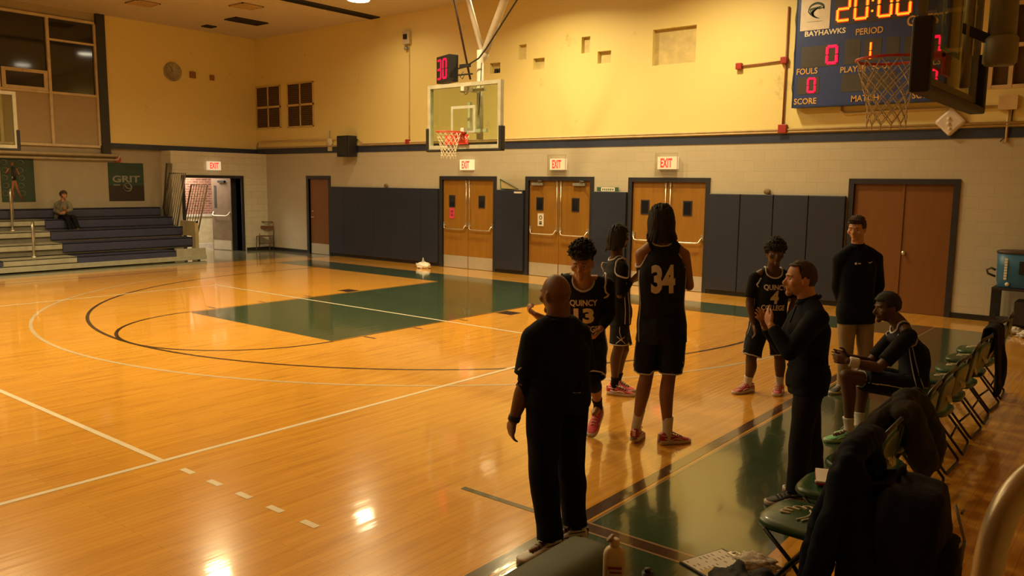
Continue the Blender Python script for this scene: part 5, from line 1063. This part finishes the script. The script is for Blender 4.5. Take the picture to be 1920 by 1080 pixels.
r_, j_, *_ = person('khaki', 'brown-haired person in navy pullover and khaki trousers before the brown double door', -AWAY*.75+LEFT*.66+V((0, 0, -.12)), hs=1.06, skin_m=SKIN['pale'], build=1.0, top='zip', topm=NAVY, bottom='pants', botm=KHAKI, hair='short', shoes=(BLKSH, WHSOLE, WHSOLE, WHSOLE), curl=(.8, .8))
r_, j_, *_ = person('coach_zip', 'balding person in navy pullover and charcoal trousers, hands raised together, standing by the seats', LEFT+AWAY*.12+V((0, 0, -.03)), hs=1.03, skin_m=SKIN['pale'], build=1.0, top='zip', topm=NAVY, bottom='pants', botm=CHARP, hair='balding', shoes=(BLKSH, WHSOLE, BLKSH, WHSOLE), curl=(.25, .25), thumb=(V((0, 0, 1)), V((0, 0, 1))), vox=.0058)
r_, j_, *_ = person('seated', 'person in navy uniform and mint shoes sitting on the green seats with a white wristband', LEFT*.95+AWAY*.05+V((0, 0, -.12)), hs=1.06, skin_m=SKIN['deep'], build=1.0, top='tank', topm=JERS, botm=JERS, hair='fade', shoes=(MINT, mat('mint_pale_sole', (.40, .62, .40), .6), WHSOLE, mat('mint_pale_sole', (.40, .62, .40), .6)), socks=(WSOCK, .10), number='12', back=True, curl=(.6, .6), thumb=(V((0, 0, 1)), V((0, 0, 1))), sleeve={'arml': 'half', 'armr': 'half'}, bend=.05, legs_hem=.42)
band(r_, j_['ell'], j_['wrl'], .80, .043, .075, WSOCK, 'wristband')
r_, j_, *_ = person('spectator', 'person in grey top and dark trousers sitting high on the blue bleachers', -LEFT*.9-AWAY*.5, skin_m=SKIN['tan'], build=.88, top='zip', topm=mat('grey_sweater', (.15, .14, .10), .9), bottom='pants', botm=BLKF, hair='long', shoes=(mat('olive_shoe', (.13, .11, .06), .7), BLKSH, BLKSH), curl=(.6, .6), vox=.012, hs=.95)
# ============================================================ BENCH CHAIRS
GV = mat('green_vinyl', (.015, .068, .030), .34, var=.12, scale=5, bump=.12, bscale=12, coat=.15); CHF = mat('black_chair_steel', (.018, .015, .012), .35, .4); CLAW = mat('cream_print', (.66, .60, .42), .6)
def rbox(mb, c, ax, ay, az, ex=5, n=40, dome=.0, prof=((-1, .86), (-.7, .97), (0, 1.0), (.6, .98), (.9, .92), (1, .80))):
    c, ax, ay, az = V(c), V(ax), V(ay), V(az); R = []
    for t, s in prof:
        ring = []
        for k in range(n):
            a = 2*pi*k/n; x, y = cos(a), sin(a); m = (abs(x)**ex+abs(y)**ex)**(-1/ex); ring.append(c+ax*x*m*s+ay*y*m*s+az*t)
        R.append(ring)
    R.append([c+az*(1+dome)+(p-c-az*prof[-1][0])*.4 for p in R[-1]]); R.append([c+az*(1+dome*1.2)+(p-c-az*(1+dome))*.05 for p in R[-1]])
    mb.rings(R)
def claw(mb, c, u, v, n, s):
    """three curved talon strokes under one swept line"""
    c, u, v, n = V(c), V(u), V(v), V(n)
    def st(pts, w): mb.tube([c+u*x*s+v*y*s+n*.003 for x, y in cat_interp(pts, 4)], w*s*1.15, 0, 6, flat=1)
    c = c-n*.004
    st([(1.0, .5), (.4, .75), (-.3, .75), (-.85, .45)], .05); st([(1.0, .25), (.4, .5), (-.2, .5), (-.5, .3)], .045); st([(-.85, .45), (-1.0, .1), (-.75, -.15), (-.6, .15)], .055)
    st([(-.6, .15), (-.65, -.3), (-.35, -.5), (-.25, -.1)], .055); st([(-.25, -.1), (-.2, -.6), (.1, -.75), (.12, -.3)], .055); st([(.12, -.3), (.3, -.7), (.55, -.75), (.5, -.3)], .055)
def make_chair(label):
    """origin on the floor under the seat centre; faces -x"""
    t = thing('folding_chair', label, 'chair', (0, 0, 0), 0, 'green folding chairs in the bench row')
    s = MB(); rbox(s, (0, 0, .445), (.205, 0, 0), (0, .205, 0), (-.0, 0, .025), 4, dome=.5); st = s.build('seat', GV, t)
    b = MB(); rbox(b, (.235, 0, .70), (.02, 0, .115), (0, .20, 0), (.018, 0, -.004), 4, dome=.6); rbox(b, (.225, 0, .70), (.02, 0, .115), (0, .20, 0), (-.018, 0, .004), 4, dome=.6); bk = b.build('backrest', GV, t)
    c = MB(); claw(c, (-.03, 0, .484), (0, -1, 0), (1, 0, 0), (0, 0, 1), .10); c.build('claw_print', CLAW, st)
    c = MB(); claw(c, (.262, 0, .71), (0, 1, 0), (-.17, 0, .98), (1, 0, .1), .09); c.build('claw_print', CLAW, bk)
    for sy in (-1, 1):
        f = MB(); f.tube([(.255, sy*.215, .83), (.20, sy*.218, .62), (.10, sy*.22, .40), (-.19, sy*.22, .02)], .0125, 0, 8); f.sphere((-.19, sy*.22, .015), .017, 0, 8, 6); f.build('leg', CHF, t)
        f = MB(); f.tube([(-.13, sy*.195, .43), (.02, sy*.2, .30), (.235, sy*.2, .03)], .011, 0, 8); f.build('leg', CHF, t)
    f = MB(); f.tube([(.255, -.215, .83), (.265, -.19, .86), (.265, .19, .86), (.255, .215, .83)], .0125, 0, 8); f.build('top_tube', CHF, t); f = MB(); f.tube([(.235, -.2, .03), (.24, -.17, .012), (.24, .17, .012), (.235, .2, .03)], .011, 0, 8); f.build('floor_tube', CHF, t); f = MB(); f.tube([(-.15, -.22, .07), (-.15, .22, .07)], .009, 0, 8); f.build('cross_tube', CHF, t); f = MB(); f.tube([(.15, -.2, .145), (.15, .2, .145)], .009, 0, 8); f.build('cross_tube', CHF, t)
    ORDER[t.name] = list(t.children)
    for o in t.children: ORDER[o.name] = list(o.children)
    return t
CL = ['green folding chair nearest the camera, its claw-printed seat clear beside a backpack', 'green folding chair with an open red-edged notebook on its seat', 'green folding chair whose back carries the crumpled grey-brown jacket', 'green folding chair just beyond the heaped grey-brown jacket', 'green folding chair second beyond the heaped jacket, before the seated person',
      'green folding chair just nearer the camera than the seated person', 'green folding chair the person in mint shoes is sitting on', 'green folding chair between the seated person and the black jacket', 'green folding chair with a long black jacket hung over its back', 'green folding chair next after the black jacket, second from the row end', 'green folding chair at the far end of the bench row']
proto = None
for k in range(11):
    y = -8.62+.555*k; x = 9.12-.013*k
    if proto is None: c_ = proto = make_chair(CL[0])
    else: c_ = copy_tree(proto); c_['label'] = CL[k]
    c_.location = (x, y, 0); c_.rotation_euler = (0, 0, RAD((-3, 2, -2, 3, 0, -2, 4, -3, 2, -4, 3)[k]))

# cloth draped over chair backs
def heap(name, label, cat, m, limbs, voxel=.012, amp=.02, seed=0, sc=(9, 9, 7)):
    """a garment thrown over something: sleeves and bulk merged into one skin, then creased"""
    mb = MB()
    for pts, fl in limbs: limb(mb, pts, 4, 18, flat=fl)
    me = unify(mb, voxel, 3); folds(me, amp, sc, seed); folds(me, amp*.4, tuple(q*2.6 for q in sc), seed+3); o = link_mesh(name, me, m, None); tag(o, label, cat); return o
def drape(name, label, cat, top, side, down, w_, h_front, h_back, m, lump=.02, seed=0, thick=.022, parts=None, gather=.25, dirn=V((1, 0, 0))):
    """cloth folded over a horizontal rail: top = rail centre, side = rail direction, dirn = which way the outer flap hangs"""
    top, side, dirn = V(top), V(side).normalized(), V(dirn).normalized(); U = V((0, 0, 1)); nu, nv = 26, 40; tot = h_front+h_back; g = []
    for i in range(nv+1):
        d = tot*i/nv-h_front; row = []
        for j in range(nu+1):
            x = (j/nu*2-1); f = noise.noise(V((x*2.6+seed, d*3, seed)))+.5*noise.noise(V((x*7+seed, d*3.5, 2))); hang = abs(d); wv = 1-gather*min(1, hang*1.6)*(.6+.4*sin(seed+d*5))
            bulge = lump*(1+2.5*hang)*f; off = .035+.05*min(1, hang*2)
            if abs(d) < .06: p = top+U*(.02*cos(d/.06*pi/2))+dirn*(d*.8)
            else: p = top-U*(hang-.05)+dirn*((off if d > 0 else -off))
            hm = 1+.18*noise.noise(V((x*3, seed, 0)))
            p = p+side*x*w_*wv+dirn*bulge+U*((hm-1)*-hang)+side*.02*noise.noise(V((d*6, x, seed))); row.append(p)
        g.append(row)
    mb = MB(); mb.add([p for r in g for p in r], [(i*(nu+1)+j, i*(nu+1)+j+1, (i+1)*(nu+1)+j+1, (i+1)*(nu+1)+j) for i in range(nv) for j in range(nu)], 0, True)
    o = mb.build(name, m); s = o.modifiers.new('thickness', 'SOLIDIFY'); s.thickness = thick; s.offset = 0; ss = o.modifiers.new('soft', 'SUBSURF'); ss.levels = 1; ss.render_levels = 1
    tag(o, label, cat); return o
GJ = mat('grey_brown_jacket', (.030, .029, .025), .85, spec=.2, var=.25, scale=8, bump=.5, bscale=25); BJ = mat('black_jacket', (.006, .006, .008), .8, spec=.2, bump=.4, bscale=25); NJ = mat('navy_jacket', (.004, .0065, .015), .85, spec=.15, bump=.4, bscale=20)
drape('draped_jacket', 'long black jacket hanging over a far green chair back', 'jacket', (9.26, -4.18, .87), (0, 1, 0), None, .20, .20, .62, BJ, .02, 3.1, .03)
heap('heaped_jacket', 'crumpled grey-brown jacket heaped over chair backs beyond the backpack', 'jacket', GJ, [
    ([(9.330, -7.720, 0.850, 0.052), (9.300, -7.500, 0.880, 0.065), (9.300, -7.250, 0.850, 0.056)], 1), ([(9.290, -7.620, 0.850, 0.069), (9.190, -7.660, 0.730, 0.077), (9.080, -7.700, 0.590, 0.073), (9.010, -7.740, 0.510, 0.052)], .7),
    ([(9.290, -7.360, 0.850, 0.065), (9.170, -7.380, 0.750, 0.069), (9.050, -7.420, 0.610, 0.052), (8.970, -7.500, 0.510, 0.039)], .7), ([(9.350, -7.640, 0.850, 0.069), (9.410, -7.630, 0.690, 0.082), (9.440, -7.620, 0.550, 0.077), (9.440, -7.610, 0.470, 0.043)], .8),
    ([(9.360, -7.400, 0.850, 0.060), (9.420, -7.380, 0.710, 0.073), (9.450, -7.380, 0.590, 0.073), (9.450, -7.400, 0.500, 0.052)], .8), ([(9.230, -7.760, 0.810, 0.043), (9.130, -7.860, 0.690, 0.047), (9.050, -7.920, 0.570, 0.043)], 1)], .012, .018, 4)
heap('hanging_jacket', 'navy jacket hanging over the nearest chair back, left of the backpack', 'jacket', NJ, [
    ([(9.380, -8.880, 0.890, 0.052), (9.370, -8.660, 0.920, 0.067), (9.370, -8.440, 0.900, 0.057)], 1), ([(9.360, -8.820, 0.870, 0.057), (9.320, -8.840, 0.650, 0.081), (9.280, -8.860, 0.490, 0.085), (9.260, -8.880, 0.290, 0.076), (9.260, -8.900, 0.110, 0.048)], .8),
    ([(9.400, -8.860, 0.870, 0.057), (9.460, -8.920, 0.690, 0.085), (9.480, -8.950, 0.490, 0.104), (9.470, -8.960, 0.270, 0.104), (9.460, -8.960, 0.090, 0.067)], .8), ([(9.390, -8.600, 0.890, 0.057), (9.430, -8.620, 0.690, 0.085), (9.440, -8.660, 0.490, 0.095), (9.440, -8.680, 0.290, 0.076)], .8),
    ([(9.360, -8.920, 0.830, 0.043), (9.360, -9.020, 0.650, 0.052), (9.330, -9.060, 0.450, 0.052), (9.300, -9.060, 0.270, 0.043)], 1)], .012, .013, 9)
drape('draped_towel', 'pale grey towel hanging behind the heaped jacket', 'towel', (9.36, -7.22, .66), (0, 1, 0), None, .17, .06, .30, mat('pale_grey_towel', (.24, .21, .17), .9, bump=.4, bscale=90), .02, 2.2, .012)
def jacket_arm(label_obj): pass
# backpack
def backpack():
    t = thing('backpack', 'large black backpack hanging on the nearest chair by the railing', 'backpack', (9.63, -8.76, -.07)); M_ = mat('black_backpack_nylon', (.005, .0055, .008), .85, spec=.2, var=.2, scale=12, bump=.4, bscale=35)
    b = MB(); rbox(b, (0, 0, .60), (.015, 0, .30), (-.03, .235, 0), (.13, .02, 0), 3.2, 40, .25); rbox(b, (0, 0, .60), (.015, 0, .30), (-.03, .235, 0), (-.10, 0, 0), 3.2, 40, .2)
    me = unify(b, .010, 4); folds(me, .012, (6, 6, 6), 3); B = link_mesh('pack_body', me, M_, t)
    p = MB(); rbox(p, (.14, -.01, .50), (.01, 0, .17), (-.02, .17, 0), (.06, .01, 0), 3.5, 32, .3); P_ = p.build('front_pocket', M_, t)
    z_ = MB(); z_.tube([(.10*1+.03*sin(a)*0, .215*cos(a), .62+.24*sin(a)) for a in [k*pi/16 for k in range(17)]], .006, 0, 6); z_.tube([(.205, .13*cos(a), .60+.05*sin(a)) for a in [k*pi/10 for k in range(11)]], .005, 0, 6); z_.build('zip', GREYM, t)
    h = MB(); h.tube([(-.05, -.05, .89), (-.05, -.04, .94), (-.05, .04, .94), (-.05, .05, .89)], .012, 0, 8); h.build('grab_handle', M_, t)
    for sy in (-1, 1):
        s_ = MB(); s_.tube([(-.08, sy*.10, .88), (-.16, sy*.11, .86), (-.19, sy*.13, .66), (-.14, sy*.15, .42), (-.08, sy*.16, .36)], .016, 0, 8, flat=1.8); s_.build('shoulder_strap', M_, t)
    g = MB(); g.box((.20, -.06, .36), (.212, -.035, .41)); g.build('pocket_logo', mat('dull_logo', (.18, .17, .12), .6), t); g = MB(); g.tube([(.19, -.09, .86), (.24, -.12, .72), (.23, -.10, .60)], .007, 0, 6); g.build('tag_loop', mat('dull_logo', (.18, .17, .12), .6), t)
    e = MB(); e.tube([(.205, .03, .80), (.208, .01, .81), (.206, -.02, .80)], .006, 0, 6); e.build('pack_emblem', MATS['dull_logo'], t)
backpack()
# notebook on the second seat
t = thing('notebook', 'open white notebook with red edge on a green seat', 'notebook', (9.07, -8.05, .487), RAD(20)); b = MB(); b.box((-.09, -.115, 0), (.09, .115, .012)); b.build('cover', mat('red_cover', (.35, .02, .03), .5), t); b = MB(); b.box((-.088, -.113, .012), (.09, .113, .022)); b.build('page', PAPER, t)
t = thing('luggage_tag', 'small pale tag lying on a green seat by the heaped jacket', 'tag', (8.98, -7.50, .487)); b = MB(); b.tube([(.04*cos(a), .03*sin(a), .012) for a in [k*pi/8 for k in range(14)]], .006, 0, 6); b.build('tag_ring', PAPER, t)
# clipboard, towel, bag on the floor by the first chair
t = thing('clipboard', 'clipboard of marked paper sheets lying on the floor by the first chair', 'clipboard', (8.60, -8.50, 0), RAD(-20)); b = MB(); b.box((-.12, -.17, .002), (.13, .17, .010)); b.build('board', mat('dark_clipboard', (.03, .02, .015), .5), t)
b = MB(); b.box((-.11, -.16, .0102), (.12, .15, .0135), 0)
for k in range(9):
    for q_ in range(4):
        if random.random() < .75: x = -.095+.052*q_; y = -.14+.031*k; b.box((x, y, .0136), (x+random.uniform(.015, .04), y+.008, .0138), 1)
b.box((.03, -.155, .0137), (.115, -.04, .0140), 2); b.build('paper_sheet', [PAPER, mat('pencil_grey', (.18, .16, .15), .7), mat('yellow_note', (.55, .42, .14), .7)], t)
b = MB(); b.box((-.05, .135, .010), (.05, .165, .022)); b.tube([(-.03, .15, .02), (-.02, .172, .03), (.02, .172, .03), (.03, .15, .02)], .004, 0, 6); b.build('clip', STEEL, t)
def crumple(name, label, cat, loc, r, m, sc=(1, 1, .5), amp=.45, seed=0, fq=2.2):
    mb = MB(); R = []
    for i in range(19):
        a = pi*i/18; ring = []
        for k in range(30):
            p = V((sin(a)*cos(2*pi*k/30), sin(a)*sin(2*pi*k/30), -cos(a))); d = 1+amp*(abs(noise.noise(p*fq+V((seed, 0, 0))))*1.6+.5*noise.noise(p*fq*2.4+V((seed, 3, 0)))-.2); z = p.z*r*sc[2]*d; ring.append(V((p.x*r*sc[0]*d, p.y*r*sc[1]*d, max(z+r*sc[2]*.8, 0))))
        R.append(ring)
    mb.rings(R); o = mb.build(name, m); o.location = loc; tag(o, label, cat); return o
TW = mat('white_towel', (.60, .54, .46), .9, bump=.5, bscale=70)
crumple('towel', 'crumpled white towel on the floor between clipboard and first chair', 'towel', (8.80, -8.40, 0), .085, TW, (1.3, .8, .5), .5, 2)
crumple('duffel_bag', 'black bag lying on the floor below the first chair, at the bottom edge', 'bag', (8.98, -9.05, 0), .20, mat('black_bag_nylon', (.012, .011, .010), .75, bump=.6, bscale=30), (1.05, .9, .75), .35, 5)
crumple('towel', 'heap of white towel with a pointed top by the navy pads', 'towel', (-4.0, 1.72, 0), .17, mat('bright_towel', (.8, .76, .68), .9, bump=.5, bscale=70), (1.1, .7, .5), .4, 8)
mb = MB(); mb.lathe((-3.98, 1.70, .06), [(.05, 0), (.045, .08), (.02, .16), (.015, .2), (.001, .21)], 0, 16); tag(mb.build('water_bottle', mat('grey_bottle', (.35, .36, .36), .4)), 'small grey bottle standing in the white towel heap', 'bottle')
for i, (x, y) in enumerate(((8.55, 1.52), (8.75, 1.28), (8.98, 1.05))):
    crumple('towel', ['white folded towel on the floor under the cooler, leftmost of three', 'white folded towel on the floor under the cooler, middle of three', 'white folded towel on the floor under the cooler, nearest the right edge'][i], 'towel', (x, y, 0), .13, TW, (1.0, .8, .42), .5, 11+i, 3.2)

# ============================================================ SCORER TABLE, BOTTLE
def scorer_table():
    t = thing('scorer_table', 'green padded table front with dark top at the bottom edge', 'table'); G2 = mat('olive_green_vinyl', (.045, .062, .022), .55, var=.1, scale=3); y0, y1 = -13.2, -10.02
    b = MB(); R = []
    prof = [(8.64, .06), (8.62, .12), (8.62, .64), (8.635, .69), (8.67, .725), (8.72, .735), (8.80, .735), (8.86, .72), (8.885, .69), (8.89, .60), (8.89, .06)]
    for y, s_ in ((y0, 1), (y1-.05, 1), (y1-.02, .985), (y1, .95)): R.append([V((8.755+(x-8.755)*s_, y, .4+(z-.4)*s_)) for x, z in prof])
    b.rings(R); b.build('padded_front', G2, t)
    b = MB(); b.box((8.89, y0, .60), (9.45, y1-.03, .635)); b.build('table_top', mat('dark_table_top', (.018, .02, .016), .5), t)
    for y in (y0+.2, y1-.35):
        l = MB(); l.tube([(9.35, y, .60), (9.38, y, .01)], .018, 0, 8); l.build('leg', CHF, t)
        l = MB(); l.tube([(8.95, y, .60), (8.95, y, .01)], .018, 0, 8); l.build('leg', CHF, t)
scorer_table()
t = thing('spray_bottle', 'cream plastic bottle with a red-brown label and flip cap on the table', 'bottle', (8.955, -10.20, .635), RAD(35)); b = MB(); R = []
for z, s_ in ((0, .9), (.008, 1), (.15, 1), (.165, .93), (.178, .72), (.186, .42)):
    R.append([V((.040*s_*x*m, .026*s_*(1 if s_ > .5 else 1.2)*y*m, z)) for x, y, m in [(cos(a), sin(a), (abs(cos(a))**3.4+abs(sin(a))**3.4)**(-1/3.4)) for a in [k*pi/16 for k in range(32)]]])
b.rings(R); b.build('bottle_body', mat('cream_plastic', (.62, .53, .38), .4), t); b = MB(); b.lathe((0, 0, .184), [(.017, 0), (.018, .004), (.018, .028), (.015, .030)], 0, 20); C_ = b.build('cap', MATS['cream_plastic'], t)
b = MB(); b.lathe((-.014, 0, .214), [(.016, -.003), (.017, 0), (.017, .006), (.012, .008)], 0, 18, (-.75, 0, .65)); b.build('flip_lid', mat('grey_pink_plastic', (.35, .28, .24), .4), C_)
b = MB(); b.box((-.026, -.0275, .02), (.028, -.0265, .125), 0); b.box((-.024, -.0282, .108), (.026, -.0272, .118), 1); b.box((-.018, -.0282, .092), (.026, -.0272, .100), 1); b.box((-.022, -.0282, .03), (.024, -.0272, .085), 2); b.build('label', [mat('label_cream', (.55, .42, .30), .6), mat('label_red', (.24, .04, .03), .6), mat('label_brown', (.30, .19, .13), .6)], t)
mb = MB(); mb.cyl((9.05, -10.12, .635), (9.05, -10.12, .72), .022); mb.cyl((9.05, -10.12, .72), (9.05, -10.12, .735), .012); tag(mb.build('small_bottle', BLK), 'short black bottle just right of the cream bottle', 'bottle')
mb = MB(); mb.box((9.02, -10.36, .635), (9.16, -10.16, .65)); tag(mb.build('tablet', GREYM, None, .003), 'flat grey box on the table beside the cream bottle', 'box')
# metal hand rail near the camera
mb = MB(); D0 = CAM+cf*0
pts = [(10.262, -11.318, .0), (10.262, -11.316, 1.0), (10.262, -11.315, 1.52), (10.266, -11.307, 1.60), (10.277, -11.290, 1.660), (10.297, -11.264, 1.700), (10.325, -11.228, 1.722), (10.37, -11.17, 1.735), (10.9, -10.55, 1.735)]
mb.tube([V(p) for p in cat_interp(pts[2:8], 5)], .021, 0, 24); mb.tube([pts[0], pts[2]], .021, 0, 24); mb.tube([pts[7], pts[8]], .021, 0, 24)
tag(mb.build('hand_rail', mat('satin_rail_steel', (.42, .38, .30), .32, .7)), 'curved metal hand rail close to the camera at the lower right', 'hand rail')
# ============================================================ COOLER CART, CORNER CHAIR
t = thing('drinks_cooler', 'blue drinks cooler with a dark lid on a black cart at the right edge', 'cooler', (8.78, 2.0, .62)); b = MB(); R = []
BLUEC = mat('cooler_blue', (.03, .13, .27), .4)
for z, s_ in ((0, .93), (.02, .97), (.08, .98), (.09, 1.0), (.30, 1.02), (.52, 1.04)): R.append([V((.39*s_*x*m, .22*s_*y*m, z)) for x, y, m in [(cos(a), sin(a), (abs(cos(a))**4+abs(sin(a))**4)**(-1/4)) for a in [k*pi/18 for k in range(36)]]])
b.rings(R); b.build('tub', BLUEC, t); b = MB(); rbox(b, (0, 0, .545), (.42, 0, 0), (0, .24, 0), (0, 0, .03), 4, dome=.3); b.build('lid', mat('cooler_lid', (.06, .04, .03), .5), t)
b = MB(); b.tube([(-.40, -.12, .16), (-.50, -.14, .20), (-.52, -.14, .26), (-.46, -.13, .29), (-.40, -.12, .26)], .018, 0, 8); b.build('side_handle', mat('olive_plastic', (.07, .06, .02), .5), t); b = MB(); b.lathe((-.22, -.215, .06), [(.03, 0), (.03, -.02), (.012, -.03), (.001, -.03)], 0, 14, (0, 1, 0)); b.build('drain_plug', WHITE, t)
b = MB(); [b.box((-.275, -.234, .13+.042*k), (-.235, -.229, .163+.042*k)) for k in range(8)]; b.build('side_mark', PAPER, t); b = MB(); b.obox((.05, -.232, .32), (.13, 0, 0), (0, .003, 0), (0, 0, .10)); b.build('dark_panel', BLK, t)
t = thing('equipment_cart', 'black cart under the blue cooler against the tan wall', 'cart', (8.78, 2.0, 0)); b = MB(); b.box((-.42, -.24, .58), (.6, .24, .62)); b.box((-.10, -.24, .12), (.6, .24, .42)); b.box((-.42, -.24, .08), (.6, .24, .12)); b.build('shelf', mat('dark_cart_box', (.025, .016, .014), .6), t)
for x in (-.38, .56):
    for y in (-.21, .21): b = MB(); b.box((x-.04, y-.02, .06), (x+.04, y+.02, .60)); b.build('leg', BLK, t); b = MB(); b.cyl((x, y-.015, .04), (x, y+.015, .04), .04); b.build('wheel', BLK, t)
t = thing('metal_folding_chair', 'brown metal folding chair standing alone in the far room corner', 'chair', (-11.15, 2.02, 0), RAD(40)); BR = mat('brown_chair_steel', (.14, .07, .03), .45, .3)
b = MB(); b.tube([(-.22, .18, .02), (-.22, .20, .45), (-.22, .26, .80), (-.18, .27, .86), (.18, .27, .86), (.22, .26, .80), (.22, .20, .45), (.22, .18, .02)], .016, 0, 8); b.build('back_frame', BR, t); b = MB(); b.tube([(-.20, -.20, .02), (-.20, -.16, .43)], .014, 0, 8); b.build('leg', BR, t); b = MB(); b.tube([(.20, -.20, .02), (.20, -.16, .43)], .014, 0, 8); b.build('leg', BR, t)
b = MB(); b.box((-.20, -.19, .43), (.20, .2, .45)); b.build('seat', BR, t); b = MB(); b.box((-.20, .235, .64), (.20, .25, .74)); b.build('back_slat', BR, t); b = MB(); b.tube([(-.22, .19, .2), (.22, .19, .2)], .01, 0, 6); b.build('cross_tube', BR, t)

# ============================================================ tidy: put each Empty at its thing's base
bpy.context.view_layer.update()
def desc(o):
    out = []
    for c in o.children: out.append(c); out += desc(c)
    return out
for o in [x for x in SC.objects if x.parent is None and x.type == 'EMPTY' and x.location.length < 1e-6]:
    ps = [c.matrix_world @ V(v.co) for c in desc(o) if c.type == 'MESH' for v in c.data.vertices]
    if not ps: continue
    L_ = V(((min(p.x for p in ps)+max(p.x for p in ps))/2, (min(p.y for p in ps)+max(p.y for p in ps))/2, min(p.z for p in ps)))
    o.location = L_
    for c in o.children: c.location = c.location-L_
